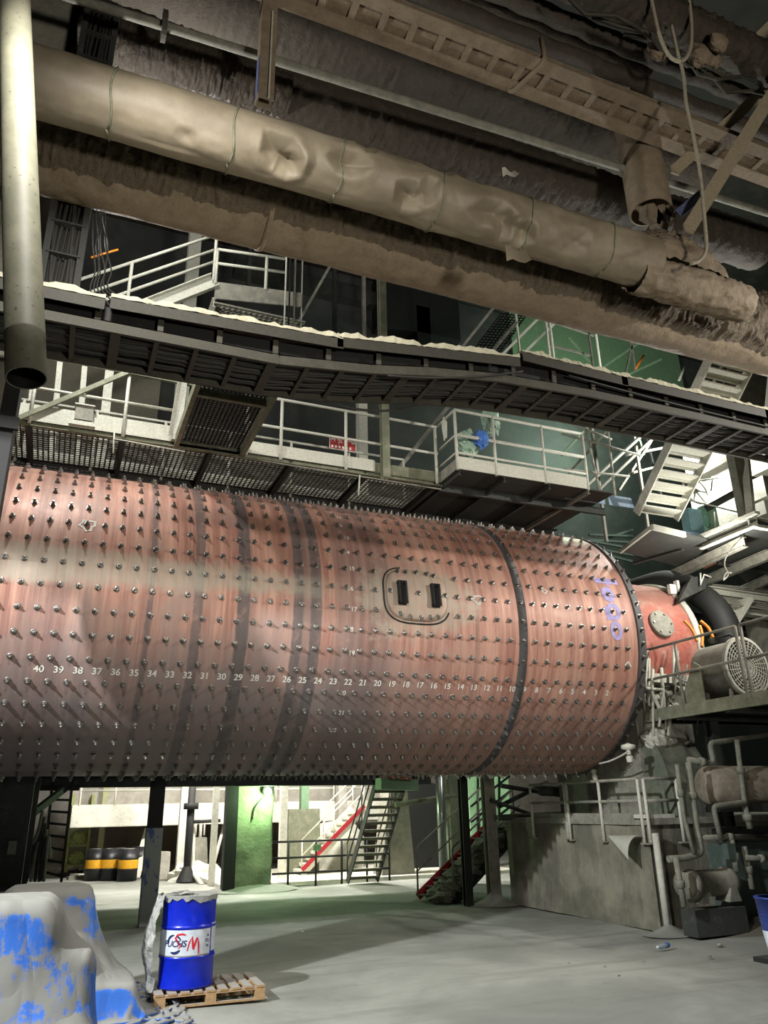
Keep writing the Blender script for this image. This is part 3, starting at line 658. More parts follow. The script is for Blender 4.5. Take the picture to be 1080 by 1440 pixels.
zc = P(243, 607, Y=WKY).z
railing('walkway railing left of the mesh landing', [(-1.6, WKY-.06, WKZ), (xa+.05, WKY-.06, WKZ)], [(P(47, 560, Y=WKY).x+1.6)/(xa+1.65), (P(174, 600, Y=WKY).x+1.6)/(xa+1.65), 1], (.55, 1.1), mWhite, .026)
railing('walkway railing between the mesh landing and the tall post', [(xb+.02, WKY-.06, WKZ), (5.9, WKY-.06, WKZ)], [.02, (P(392, 640, Y=WKY).x-xb)/(5.9-xb), (P(484, 650, Y=WKY).x-xb)/(5.9-xb), .99], (.55, 1.1), mWhite, .026)
railing('rear walkway railing seen through the front one', [(-3.5, WKB, WKZ), (5.9, WKB, WKZ)], [k/8 for k in range(9)], (.55, 1.1), mWhite, .024)
# bent diagonal guard bar and the bucket hung on it
g0, g1, g2 = P(24, 589, Y=WKY-.1), P(181, 523, Y=WKY-.1), P(300, 546, Y=WKY-.1)
one('diagonal_guard_bar', 'bent grey bar slanting over the left walkway', 'guard bar', MB().bar(g0, g1, .05, .07).bar(g1, g2, .05, .07), mOliv)
bk = P(117, 592, Y=WKY-.12)
bx = T('junction_box', 'small grey sheet box fixed to the left walkway edge', 'box', bk)
part(bx, 'box_body', MB().prism([bk+Vector((-.13, 0, 0)), bk+Vector((.13, 0, 0)), bk+Vector((.13, 0, .26)), bk+Vector((-.13, 0, .26))], (0, .18, 0)), mSteel)
part(bx, 'flared_foot', MB().prism([bk+Vector((-.2, 0, -.07)), bk+Vector((.18, 0, -.07)), bk+Vector((.13, 0, .02)), bk+Vector((-.13, 0, .02))], (0, .2, 0)), mWhite)
part(bx, 'box_lid', MB().box(bk+Vector((0, .09, .27)), (.29, .24, .02)), mWhite)
for k, (x, y0, y1, wd) in enumerate(((47, 540, 574, .09), (86, 505, 557, .1), (121, 506, 568, .1), (157, 513, 531, .16))):
    q0, q1 = P(x, y0, Y=WKB+.03), P(x-1, y1, Y=WKB+.03); q1.z = WKZ+.05
    one('upright_plate', ('leftmost', 'second', 'third', 'short rightmost')[k]+' of four white upright plates behind the diagonal bar', 'upright plate', MB().prism([q1+Vector((-wd/2, 0, 0)), q1+Vector((wd/2, 0, 0)), q0+Vector((wd*.3, 0, 0)), q0+Vector((-wd*.6, 0, 0))], (0, .05, 0)), mWhite, group='white uprights behind the walkway')
bh = P(60, 520, Y=15)
one('pale_panel', 'broad dim tan panel behind the left walkway', 'panel', MB().box((P(140, 530, Y=16).x-.8, 16, P(60, 540, Y=16).z), (4.2, .08, 1.9)), dusty('dim_olive_panel', (84, 80, 66), (100, 96, 82), amt=.3))
# mesh landing reaching out over the drum
lx0, lx1 = P(248, 622, Z=WKZ).x, P(340, 637, Z=WKZ).x
ly0 = P(277, 533, Z=WKZ).y
ml = T('mesh_landing', 'framed landing with perforated floor sticking out from the walkway', 'landing', ((lx0+lx1)/2, ly0, WKZ))
for xx in (lx0, lx1): part(ml, 'frame_beam', MB().chan((xx, ly0-.6, WKZ), (xx, WKY, WKZ), .07, .18, .012, kind='C'), mOliv)
for yy in (ly0-.55, ly0+.35, WKY): part(ml, 'cross_beam', MB().chan((lx0, yy, WKZ), (lx1, yy, WKZ), .07, .12, .012, kind='C'), mOliv)
part(ml, 'perforated_floor', MB().lattice((lx0, ly0-.55, WKZ+.06), (lx1-lx0, 0, 0), (0, WKY-ly0+.55, 0), .062, .03, .012), mDark)
part(ml, 'corner_post', MB().bar((lx0-.02, WKY-.1, WKZ), (lx0+.02, WKY-.1, WKZ+1.5), .14, .1, (0, 1, 0)), mWhite)
part(ml, 'side_plate', MB().bar((lx0-.12, WKY-.2, WKZ+.02), (lx0-.06, WKY-.7, WKZ+1.2), .06, .03), mWhite)
# upright steel posts
pX = P(541, 640, Y=WKY-.1).x
one('walkway_post', 'pale green upright post bolted to the walkway edge', 'post', MB().chan((pX, WKY-.12, WKZ-.12), (pX, WKY-.12, WKZ+4.5), .14, .13, .014, (0, 1, 0)), mOliv)
qX = P(509, 620, Y=14.2)
one('rear_post', 'white upright column standing behind the walkway', 'post', MB().box((qX.x, 14.2, 9.5), (.2, .2, 5)), mWhite)
qb0, qb1 = P(560, 660, Y=13.2), P(640, 560, Y=13.2)
one('diagonal_brace', 'wide grey diagonal brace behind the walkway', 'brace', MB().bar(qb0-(qb1-qb0)*.3, qb1+(qb1-qb0)*1.2, .06, .34, (0, 1, 0)), mSteel)
# red warning sign with white lettering marks
s0 = P(482, 624, Y=WKB-.05)
sg = T('warning_sign', 'small red sign with white characters on the rear railing', 'sign', s0)
part(sg, 'sign_board', MB().box(s0, (.56, .012, .3)), plain('sign_red', (176, 60, 62), .6))
m = MB(); r_ = random.Random(3)
for k in range(4):
    for j in range(7):
        x = s0.x-.2+.135*k+r_.uniform(-.045, .045); z = s0.z+.05+r_.uniform(-.05, .06); h = r_.random() < .5
        m.box((x, s0.y-.009, z), (.07 if h else .012, .004, .012 if h else .07))
for k in range(6): m.box((s0.x-.22+.075*k, s0.y-.009, s0.z-.09), (.04, .004, .05))
part(sg, 'sign_characters', m, mStencil)
part(sg, 'sign_border', MB().box(s0+Vector((0, -.008, -.143)), (.56, .006, .016)).box(s0+Vector((-.274, -.008, 0)), (.012, .006, .3)).box(s0+Vector((.274, -.008, 0)), (.012, .006, .3)), mStencil)
# cables strung under the walkway edge
one('tension_wire', 'thin white wire strung under the walkway toe board', 'wire', MB().tube([P(160, 617, Y=WKY-.15), P(205, 625, Y=WKY-.15), P(260, 635, Y=WKY-.15)], .01, 6), mWhite)
one('tension_wire', 'thin rod running below the walkway edge past the sign', 'wire', MB().tube([P(335, 643, Y=WKY-.1), P(620, 688, Y=WKY-.1)], .014, 6), mSteel)
for k, (x, y0, y1) in enumerate(((160, 606, 637), (505, 668, 697))):
    one('hanging_strip', ('thin white strip hanging below the left walkway', 'thin white strip hanging under the tall post')[k], 'strip', MB().tube([P(x+1, y0, Y=WKY-.12), P(x-1, y1, Y=WKY-.12)], .014, 6), mWhite)
# outboard platform
oz, oy = WKZ, 10.78
ox0, ox1 = P(645, 657, Z=WKZ).x, P(823, 690, Z=WKZ).x
op = T('outboard_platform', 'railed platform jutting out over the drum with a dusty toe board', 'platform', ((ox0+ox1)/2, oy, oz))
part(op, 'deck', MB().box(((ox0+ox1)/2+.3, (oy+WKB)/2, oz), (ox1-ox0+.6, WKB-oy, .03)), mDark)
part(op, 'front_toe_board', MB().box(((ox0+ox1)/2, oy, oz+.11), (ox1-ox0, .02, .24)), mWhite)
part(op, 'side_toe_board', MB().box((ox0, (oy+WKY)/2, oz+.09), (.02, WKY-oy, .2)), mSteel)
part(op, 'right_beam', MB().chan((ox1, oy, oz-.04), (ox1, WKB, oz-.04), .07, .12, .012), mSteel)
for X in (ox0+.05, ox0+.95, ox0+1.9): part(op, 'joist', MB().chan((X, oy+.02, oz-.07), (X, WKB, oz-.07), .06, .1, .01), mDark)
part(op, 'front_edge_beam', MB().chan((ox0, WKY, oz-.1), (9.6, WKY, oz-.1), .07, .14, .012), mDark)
def fx(px): return (P(px, 640, Y=oy).x-ox0)/(ox1-ox0)
railing('railing on the outboard platform hung with plastic', [(ox0, WKY, oz+.02), (ox0, oy, oz+.02), (ox1, oy, oz+.02)], [], (.28, .62, 1.12), mWhite, .024)
rl = railing('front posts of the outboard platform railing', [(ox0, oy-.0, oz+.02), (ox1, oy, oz+.02)], [0, fx(696), fx(764), 1], (.64, 1.13), mWhite, .026)
m = MB()
# plastic sheet and bundle tied to the railing
def crumple(c, d, seed, nu=16, nv=20, amp=.35):
    c = Vector(c)
    def f(u, v):
        a = 2*PI*v; s = math.sin(PI*u); k = 1+amp*fbm((math.cos(a)*s*2.2+seed, math.sin(a)*s*2.2, math.cos(PI*u)*2.2))
        return c+Vector((d[0]*math.cos(a)*s*k, d[1]*math.sin(a)*s*k, d[2]*math.cos(PI*u)*k))
    return MB().grid(f, nu, nv, False, True)
mPlas = plain('pale_plastic_film', (150, 176, 156), .25)
one('plastic_bag', 'crumpled pale green plastic bag tied to the outboard railing', 'plastic bag', crumple(P(690, 592, Y=oy+.15), (.17, .12, .32), 1), mPlas)
one('plastic_bag', 'grey plastic bag drooping below the railing corner', 'plastic bag', crumple(P(658, 625, Y=oy+.2), (.2, .12, .26), 5), mPlas)
one('blue_cloth', 'bright blue cloth bundle hung on the outboard railing', 'cloth', crumple(P(677, 618, Y=oy+.05), (.14, .1, .16), 9), plain('bright_blue_cloth', (70, 120, 200), .5))
one('rag', 'torn pale rag hanging on the left side rail of the platform', 'rag', crumple(Vector((ox0-.02, 11.15, oz+.95)), (.05, .06, .22), 3, 10, 10), mWhite)
# bluish toe plates to the right of the platform
bl_ = dusty('bluish_toe_plate', (150, 172, 196), (170, 172, 164), amt=.3, lie=.3)
for k, (x0, x1) in enumerate(((795, 852), (856, 892))):
    a_, b_ = P(x0, 703, Y=WKY-.2), P(x1, 703+(x1-x0)*.2, Y=WKY-.2)
    one('toe_plate', ('long', 'short')[k]+' bluish toe plate right of the outboard platform', 'toe plate', MB().prism([(a_.x, a_.y, WKZ-.02), (b_.x, b_.y, WKZ-.02), (b_.x-.06*k, b_.y, WKZ+.2), (a_.x+.12*(1-k), a_.y, WKZ+.2)], (0, .02, 0)), bl_)
# railings right of the platform
for k, (x0, y0, x1, y1) in enumerate(((822, 600, 846, 700), (852, 585, 866, 706))):
    a_, b_ = P(x1, y1, Y=WKY), P(x0, y0, Y=WKY)
    one('rail_post', ('left', 'right')[k]+' white rail post above the bluish toe plates', 'rail post', MB().tube([a_, b_], .026, 8), mWhite)
for k, (x0, y0, x1, y1) in enumerate(((790, 610, 900, 640), (795, 660, 885, 670), (805, 596, 860, 618))):
    one('cross_rail', ('upper', 'lower', 'topmost')[k]+' white rail crossing the posts over the toe plates', 'rail', MB().tube([P(x0, y0, Y=WKY), P(x1, y1, Y=WKY)], .024, 8), mWhite)
# stair flights
def stair(label, p0, p1, width, n, ms, mt, wdir=(1, 0, 0), depth=.26, rails=True, rmat=None, sh=.2, group=None, name='steel_stair'):
    """p0 foot, p1 head of one stringer; the other stands off by width along wdir"""
    p0, p1, wv = Vector(p0), Vector(p1), Vector(wdir)*width; t = T(name, label, 'stairs', p0, group)
    run = Vector((p1.x-p0.x, p1.y-p0.y, 0)).normalized()
    for o in (Vector(), wv): part(t, 'stringer', MB().bar(p0+o, p1+o, .03, sh), ms)
    for k in range(n):
        q = p0+(p1-p0)*((k+.5)/n); m = MB()
        c = [q-run*depth/2, q+run*depth/2]; m.prism([c[0], c[1], c[1]+wv, c[0]+wv], (0, 0, .03)); m.prism([c[0], c[0]+wv, c[0]+wv-Vector((0, 0, .05)), c[0]-Vector((0, 0, .05))], run*.02)
        part(t, 'tread', m, mt)
    if rails:
        for o in (Vector(), wv):
            for h in (.5, .95): part(t, 'handrail' if h > .9 else 'mid_rail', MB().tube([p0+o+Vector((0, 0, h)), p1+o+Vector((0, 0, h))], .02, 8), rmat or ms)
            for f in (0, .5, 1): q = p0+(p1-p0)*f+o; part(t, 'rail_post', MB().tube([q, q+Vector((0, 0, .95))], .02, 8), rmat or ms)
    return t
f0, f1 = P(895, 722, X=9.96), P(1003, 492, X=9.96)
stair('bright open-tread stair rising towards the camera at the upper right', f0, f1, .96, 13, mWhite, mWhite, depth=.24, rails=False)
# far stair seen between tray and duct
fsr = T('far_stair', 'pale slanting stair stringers with dark mesh seen above the tray', 'stairs', P(700, 505, Y=15))
for k, (a_, b_, wd) in enumerate((((648, 490), (700, 425), .9), ((705, 500), (765, 440), .6), ((728, 505), (785, 450), .4))):
    q0, q1 = P(*a_, Y=15), P(*b_, Y=14.6); part(fsr, 'stringer', MB().bar(q0-(q1-q0)*.4, q1+(q1-q0)*4, .07, .3, (0, 1, 0)), mWhite if k else mSteel)
part(fsr, 'mesh_panel', MB().lattice(P(660, 500, Y=15.3), P(705, 440, Y=15.3)-P(660, 500, Y=15.3), P(700, 502, Y=15.3)-P(660, 500, Y=15.3), .12, .03, .03), mDark)
for k, (x, y0, y1) in enumerate(((725, 500, 437), (767, 505, 448), (773, 508, 452), (838, 515, 470))):
    q = P(x, y1, Y=13.5); part(fsr, 'hanger_rod', MB().tube([(q.x, 13.5, P(x, y0+20, Y=13.5).z), (q.x, 13.5, 19.05)], .03, 8), mWhite)
gf = T('gallery_bracing', 'thin green and grey bars hung before the green wall panel', 'bracing', P(830, 520, Y=15))
for k, (a_, b_) in enumerate((((775, 452), (835, 472)), ((772, 485), (830, 500)), ((800, 475), (830, 510)), ((850, 515), (905, 478)), ((880, 525), (890, 480)), ((845, 545), (930, 505)))):
    part(gf, 'frame_bar', MB().bar(P(*a_, Y=15), P(*b_, Y=15), .05, .05), mGreen if k in (2, 3, 5) else mSteel)
for x in (774, 832, 890): q = P(x, 500, Y=15); part(gf, 'hanger_bar', MB().bar((q.x, 15, P(x, 520, Y=15).z), (q.x, 15, 19.05), .05, .05), mSteel)
for k, (x0, y0, x1, y1) in enumerate(((893, 520, 905, 500), (955, 535, 963, 515), (790, 545, 835, 530))): part(gf, 'tube_light', MB().tube([P(x0, y0, Y=15), P(x1, y1, Y=15)], .035, 8), mOrange if k == 0 else mWhite)
gw = P(820, 490, Y=20.2)
one('green_panel', 'broad green panel on the back wall above the tray', 'panel', MB().box((gw.x+.9, 20.38, gw.z), (8.0, .12, 4.6)), mGreen)  # green base colour over this stretch of the back wall
# frame of bars left of the bright stair
sf = T('bar_tangle', 'tangle of white grey and green bars left of the bright stair', 'bracing', P(860, 700, Y=13))
for k, (a_, b_, wd, mt_) in enumerate((((800, 705), (905, 610), .24, mWhite), ((818, 712), (930, 605), .1, mSteel), ((790, 640), (850, 575), .06, mGreen), ((800, 665), (868, 590), .06, mWhite), ((870, 690), (935, 590), .08, mSteel), ((905, 640), (885, 575), .07, mGreen), ((900, 700), (960, 600), .1, mDark), ((880, 640), (960, 625), .07, mWhite), ((890, 665), (930, 655), .08, mWhite), ((905, 600), (930, 700), .06, mDark))):
    part(sf, 'frame_bar', MB().bar(P(*a_, Y=12.6+.15*k), P(*b_, Y=12.6+.15*k), .05, wd, (0, 1, 0)), mt_)
for x in (845, 905): q = P(x, 700, Y=13); part(sf, 'frame_post', MB().bar((q.x, 13, WKZ-.1), (q.x, 13, WKZ+3), .06, .06), mSteel)
# ---- upper left gallery
gy = 13.0
gl = T('upper_gallery', 'white lit gallery with sloping edge beam and mesh floor at upper left', 'gallery', P(330, 440, Y=gy))
e0, e1 = P(180, 442, Y=gy), P(302, 394, Y=gy)
part(gl, 'sloping_edge_beam', MB().chan(e0-(e1-e0)*.5, e1, .12, .3, .02, kind='C'), mWhite)
c0, c1 = P(303, 396, Y=gy), P(424, 412, Y=gy)
part(gl, 'front_toe_board', MB().prism([c0, c1, c1-Vector((0, 0, .34)), c0-Vector((0, 0, .4))], (0, .03, 0)), mSteel)
zf = P(303, 425, Y=gy).z
part(gl, 'mesh_floor', MB().lattice((c0.x, gy+.02, zf), (c1.x-c0.x+.1, 0, 0), (0, 2.4, 0), .11, .045, .03), mSteel)
part(gl, 'side_beam', MB().chan((c0.x, gy, zf), (c0.x, gy+2.4, zf), .08, .2, .012), mWhite)
part(gl, 'back_beam', MB().chan((c0.x-1, gy+2.4, zf+.1), (c1.x+1, gy+2.4, zf+.1), .1, .3, .012), mSteel)
railing('white sloping handrail of the upper left gallery', [e0-(e1-e0)*.6+Vector((0, 0, .15)), e1+Vector((0, 0, .05))], [.36, .99], (.42, .72, 1.1), mWhite, .03)
railing('white level railing of the upper left gallery', [c0, P(400, 408, Y=gy)+Vector((0, 0, 0))], [0, .72], (.45, .8), mWhite, .03)
one('orange_pipe', 'thin orange pipe running under the sloping handrail', 'pipe', MB().tube([P(128, 362, Y=gy-.05), P(166, 351, Y=gy-.05)], .02, 8), mOrange)
one('gallery_column', 'pale fluted column behind the sloping handrail', 'column', MB().chan((P(272, 360, Y=17).x, 17, 8), (P(272, 360, Y=17).x, 17, 19), .3, .4, .05, (0, 1, 0)), mWhite)
db0, db1 = P(410, 470, Y=14), P(462, 378, Y=14)
one('gallery_brace', 'broad dark plate leaning at the right end of the upper gallery', 'brace', MB().bar(db0-(db1-db0)*.5, db1+(db1-db0)*.6, .05, .5, (0, 1, 0)), mSteel)
for k, x in enumerate((398, 404, 411, 421)):
    one('hanging_chain_tube', ('first', 'second', 'third', 'fourth')[k]+' of four thin tubes hanging at the gallery end', 'tube', MB().tube([(P(x+3, 420, Y=gy-.2+.1*k).x, gy-.2+.1*k, 19.05), (P(x+3, 420, Y=gy-.2+.1*k).x, gy-.2+.1*k, P(x+4, 470, Y=gy-.2+.1*k).z)], .018, 7), mWhite if k != 1 else mDark, group='thin tubes at the gallery end')
for k, (x0, y0, x1, y1) in enumerate(((352, 430, 352, 350), (445, 350, 470, 500), (505, 440, 512, 480), (528, 395, 535, 490))):
    one('far_upright', ('first', 'second', 'third', 'fourth')[k]+' dim upright from the left in the dark behind the gallery', 'upright', MB().bar((P(x1, y1, Y=17).x, 17, P(x1, y1+60, Y=17).z), (P(x1, y1, Y=17).x, 17, 19.05), .1, .1), mDark if k != 2 else mSteel, group='dim uprights behind the gallery')
one('far_ledge', 'dim steel ledge in the dark behind the gallery', 'ledge', MB().bar((P(330, 372, Y=20.2).x, 20.25, P(430, 400, Y=20.2).z), (P(640, 470, Y=20.2).x, 20.25, P(430, 400, Y=20.2).z), .4, .5), mDark)
one('support_frame', 'dark cabinet shape in the gloom right of the gallery', 'cabinet', MB().box(P(585, 440, Y=20.1), (3.0, .7, 2.0)).box(P(590, 470, Y=20.1), (.5, .7, 1.8)), mBlack)
# ================================================================== RIGHT END: UPPER LANDING
uz = 6.55
def U(x, y, z=uz): return P(x, y, Z=z)
lb0, lb1, lb2 = U(872, 775), U(905, 742), U(962, 762)
ld = T('lower_landing', 'dust-edged landing plate tucked under the bright stair', 'landing', lb0)
part(ld, 'plate', MB().prism([U(872, 775), U(918, 741), U(1000, 762), U(965, 800)], (0, 0, .05)), mDark)
part(ld, 'front_edge', MB().bar(U(917, 741), U(963, 752), .06, .1), mWhite, 'dust-whitened front edge')
part(ld, 'side_edge', MB().bar(U(872, 776), U(917, 741), .05, .07), mWhite)
part(ld, 'under_beam', MB().chan(U(890, 790), U(960, 770), .08, .12, .012), mDark)
rp = T('upper_right_platform', 'dark-bottomed platform with thick dusty edge at the right', 'platform', U(1045, 760))
part(rp, 'plate', MB().prism([U(985, 765), U(1062, 732), U(1200, 775), U(1100, 860)], (0, 0, .04)), mDark)
part(rp, 'edge_beam', MB().chan(U(985, 765), U(1062, 732), .1, .22, .02, kind='C'), mWhite)
part(rp, 'edge_beam', MB().chan(U(1055, 734), U(1160, 752), .1, .2, .02, kind='C'), mWhite)
for k, (a_, b_) in enumerate((((900, 822), (1045, 752)), ((940, 830), (1080, 770)), ((1000, 842), (1110, 792)))):
    part(rp, 'cantilever_beam', MB().chan(U(*a_)-Vector((0, 0, .14)), U(*b_)-Vector((0, 0, .14)), .12, .2, .014), mSteel)
part(rp, 'joist', MB().chan(U(1010, 790), U(1110, 810), .08, .12, .012), mDark)
part(rp, 'rust_patch', MB().prism([U(985, 792), U(1004, 782), U(1008, 792), U(990, 800)], (0, 0, -.01)), plain('rust_orange', (150, 92, 62), .8))
m = MB()
for i in range(60):
    t = i/59; q = U(985, 765)+(U(1062, 732)-U(985, 765))*t
    m.box(q+Vector((0, 0, .12+.015*fbm((i*.7, 0, 0)))), (.12, .16, .06+.04*fbm((i*.3, 3, 1))))
part(rp, 'dust_ridge', m, mWhite, kind='stuff')
one('knotted_cord', 'thin white cord with a knot hanging below the right platform', 'cord', MB().tube(smooth([U(1046, 752), P(1030, 770, Y=9.6), P(1021, 783, Y=9.6), P(1019, 795, Y=9.6), P(1024, 808, Y=9.6), P(1017, 816, Y=9.6), P(1021, 806, Y=9.6), P(1028, 806, Y=9.6)]), .012, 6), mWhite)
wpn = T('white_casing', 'brightly lit white casing with a leaning grey frame post at the right', 'casing', P(1000, 760, Y=12.5))
part(wpn, 'panel', MB().box(P(1012, 690, Y=13.0), (1.7, .3, 1.9)), plain('bright_white_panel', (232, 232, 222), .6))
part(wpn, 'gable_trim', MB().bar(P(985, 665, Y=12.7), P(1032, 640, Y=12.7), .1, .14, (0, 1, 0)), mSteel)
part(wpn, 'frame_post', MB().box(P(1043, 690, Y=10.9), (.28, .2, 1.9)), mSteel)
part(wpn, 'frame_post', MB().bar(P(1057, 735, Y=10.6), P(1048, 640, Y=10.9), .14, .2), mWhite)
part(wpn, 'knee_brace', MB().chan(P(992, 716, Y=11.6), P(1040, 690, Y=11.0), .1, .12, .015), mDark)
part(wpn, 'lower_box', MB().box(P(1018, 738, Y=12.6), (.9, .3, .5)), mWhite)
hw = T('handwheel', 'pale spoked valve handwheel beside the bright stair', 'handwheel', P(978, 690, Y=11.8)); hc = P(978, 690, Y=11.8)
part(hw, 'rim', MB().tube(arc(hc, .33, 0, 2*PI*31/32, 31, (1, 0, 0), (0, .2, 1)), .022, 8, closed=True), mWhite)
for k in range(3): a = k*PI/3; d = Vector((math.cos(a), .2*math.sin(a), math.sin(a)))*.33; part(hw, 'spoke', MB().bar(hc-d, hc+d, .03, .03, (0, 1, 0)), mWhite)
part(hw, 'hub', MB().lathe([(.06, -.05), (.06, .05), (0, .06)], hc, (0, -1, 0), 12), mSteel)
for k, (x, y, sx, sz, col) in enumerate(((974, 735, .36, .55, (150, 196, 206)), (996, 728, .3, .5, (128, 164, 138)), (986, 752, .24, .34, (200, 222, 206)))):
    q = P(x, y, Y=11.6+.12*k); t = T('valve_box', ('pale blue', 'green', 'pale green')[k]+' small cabinet below the handwheel', 'cabinet', q, group='small cabinets by the handwheel')
    part(t, 'body', MB().box(q, (sx, .24, sz)), dusty('cabinet_%d' % k, col, (220, 222, 210), amt=.3)); part(t, 'door', MB().box(q+Vector((0, -.13, 0)), (sx*.86, .02, sz*.86)), dusty('cabinet_%d' % k, col))
one('blue_base_plate', 'pale blue plate at the foot of the small cabinets', 'plate', MB().box(P(972, 757, Y=11.2), (.5, .04, .26)), bl_)
for k, (x0, y0, x1, y1) in enumerate(((955, 700, 1045, 722), (960, 680, 1010, 672), (1005, 720, 1008, 760), (1000, 690, 1002, 670))):
    one('thin_rail', ('long level', 'upper level', 'lower upright', 'upper upright')[k]+' thin pale rail in front of the white casing', 'rail', MB().tube([P(x0, y0, Y=11.3), P(x1, y1, Y=11.3)], .018, 8), mWhite, group='rails at the white casing')
for k, (x, y, sx, sz, Y) in enumerate(((1072, 690, 1.2, .5, 11.5), (1075, 655, 1.2, .4, 12), (1078, 640, 1.6, .3, 13), (1075, 720, 1.3, .3, 11.2))):
    one('machine_plate', ('slotted', 'upper', 'topmost', 'lowest')[k]+' dusty machine plate at the right edge beside the white casing', 'plate', MB().box(P(x, y, Y=Y)+Vector((.4, 0, 0)), (sx, .5, sz)), (mSteel, mWhite)[k % 2], group='plates beside the white casing')
one('slanting_duct', 'pale slanting sheet duct at the right edge above the tray', 'duct', MB().bar(P(1066, 580, Y=13.2), P(1130, 490, Y=12.8), .5, .8), mWhite)
one('stair_plate', 'pale sheet leaning beside the head of the bright stair', 'sheet', MB().prism([P(1012, 560, Y=11.6), P(1030, 500, Y=11.6), P(1080, 520, Y=11.6), P(1075, 575, Y=11.6)], (0, .05, 0)), mSteel)
one('stair_handrail', 'pale tube rising beside the head of the bright stair', 'handrail', MB().tube([P(985, 575, Y=9.6), P(1020, 505, Y=9.2)], .03, 8), mWhite)
# clutter between drum top and landing
gy_ = T('gantry_bracing', 'dark green bracing behind the far end of the drum', 'bracing', (14.5, 16, 0))
for x in (795, 880): q = P(x, 760, Y=15.8); part(gy_, 'post', MB().bar((q.x, 15.8, 0), (q.x, 15.8, 7.2), .1, .1), mDark)
for k in range(6):
    part(gy_, 'brace', MB().bar(P(740+k*22, 752+(k % 2)*6, Y=16), P(890, 790-k*9, Y=15.7), .06, .06), dusty('dark_green_steel', (48, 66, 54), amt=.2))
for k in range(0):
    one('far_gantry_bar', ('lowest', 'second', 'third', 'fourth', 'fifth', 'sixth', 'highest')[k]+' thin green gantry bar behind the drum end from below', 'bar', MB().bar(P(700+k*22, 742+(k % 3)*7, Y=16), P(880+(k % 2)*10, 762-k*7+20*(k % 2), Y=15.5), .05, .05), mGreen, group='gantry bars behind the drum end')
# girders over the bearing
for k, (a_, b_, Y, wd, h) in enumerate((((990, 830), (1100, 850), 11.8, .2, .16), ((985, 852), (1100, 874), 11.6, .2, .12), ((960, 868), (1100, 898), 13, .2, .3))):
    one('drive_girder', ('upper dust-topped', 'middle pale', 'lower dark')[k]+' girder to the right of the bearing housing', 'girder', MB().chan(P(*a_, Y=Y), P(*b_, Y=Y)+Vector((2, 0, 0)), wd, h, .02), (mWhite, mWhite, mDark)[k], group='girders right of the bearing')
gp = P(1040, 828, Y=12.5)
gt = T('cable_shelf', 'shelf of thin parallel bars beneath the right platform', 'shelf', gp)
for k in range(11): part(gt, 'bar', MB().bar(P(1000+k*2, 822+k*2.6, Y=12.4-.1*k), P(1080, 828+k*3.2, Y=12.4-.1*k)+Vector((1, 0, 0)), .03, .03), mSteel)
gd = [P(x, y, Y=11.3) for x, y in ((955, 845), (992, 828), (998, 808), (972, 812))]
one('sheet_guard', 'dark curved sheet guard with a torn white edge above the bearing', 'sheet guard', MB().prism(gd, (.2, .5, -.05)), mDark)
one('torn_edge', 'torn white strip along the sheet guard edge', 'strip', MB().tube([P(985, 806, Y=11.2), P(985, 822, Y=11.2), P(990, 808, Y=11.2), P(1000, 812, Y=11.2)], .02, 6), mWhite)
one('white_bracket', 'small white ribbed bracket above the bearing housing', 'bracket', MB().box(P(945, 829, Y=11.7), (.16, .08, .2)).box(P(952, 825, Y=11.7), (.06, .1, .24)), mStencil)
one('slanting_column', 'broad pale leaning plate behind the fan', 'plate', MB().bar(P(1010, 900, Y=11.6), P(1045, 845, Y=11.6), .1, .5, (0, 1, 0)), mWhite)
one('shutter_panel', 'grey ribbed panel at the right edge behind the fan', 'panel', MB().box(P(1075, 905, Y=12), (.8, .1, 1.6)), mSteel)
for k, (x0, y0, x1, y1) in enumerate(((962, 873, 980, 902), (985, 873, 1003, 897), (984, 880, 987, 910))):
    one('orange_hose', ('left', 'right', 'short upright')[k]+' orange hose beside the fan', 'hose', MB().tube(smooth([P(x0, y0, Y=10.6), P((x0+x1)/2+2, (y0+y1)/2-2, Y=10.55), P(x1, y1, Y=10.5)]), .028, 8), mOrange, group='orange hoses by the fan')
# ---- fan platform
fz = 3.36; FX = 9.66
fpz = T('fan_platform', 'railed steel platform carrying the fan at the right', 'platform', (FX, 9.5, fz-.3))
y_n, y_f = 7.4, 11.2
part(fpz, 'deck', MB().box((FX+1.5, (y_n+y_f)/2, fz-.02), (3.0, y_f-y_n, .04)), mDark)
part(fpz, 'edge_beam', MB().chan((FX, y_n, fz-.05), (FX, y_f, fz-.05), .08, .2, .014, kind='C'), mOliv)
part(fpz, 'rear_beam', MB().chan((FX, y_f, fz-.05), (FX+3, y_f, fz-.05), .08, .2, .014), mDark)
for yy in (8.2, 9.3, 10.4): part(fpz, 'joist', MB().chan((FX, yy, fz-.12), (FX+3, yy, fz-.12), .08, .12, .012), mDark)
part(fpz, 'support_leg', MB().chan((FX+.9, 10.6, 0), (FX+.9, 10.6, fz), .18, .18, .014, (0, 1, 0)), mDark)
part(fpz, 'gusset_plate', MB().prism([(FX+.02, 10.35, fz), (FX+.02, 9.75, fz), (FX+.02, 9.75, fz+.62), (FX+.02, 9.88, fz+.7)], (.02, 0, 0)), mOliv)
def railY(label, pts, posts, rad=.024, mat=mSteel):
    return railing(label, pts, posts, (.56, 1.08), mat, rad)
railY('near fan platform railing with rounded corners', [(FX-.02, 8.75, fz), (FX-.02, 7.2, fz)], [0, .62])
railY('rear fan platform railing beside the bearing', [(FX-.02, 11.15, fz), (FX-.02, 8.85, fz)], [0, .42, 1])
fc = P(1030, 938, Y=9.6); fc = Vector((10.55, 9.4, 0)); fc.z = P(1040, 938, Y=9.2).z
fd = (P(1042, 938, Y=9.0)-P(985, 935, Y=10.0)).normalized(); fd = Vector((.35, -.92, -.03)).normalized()
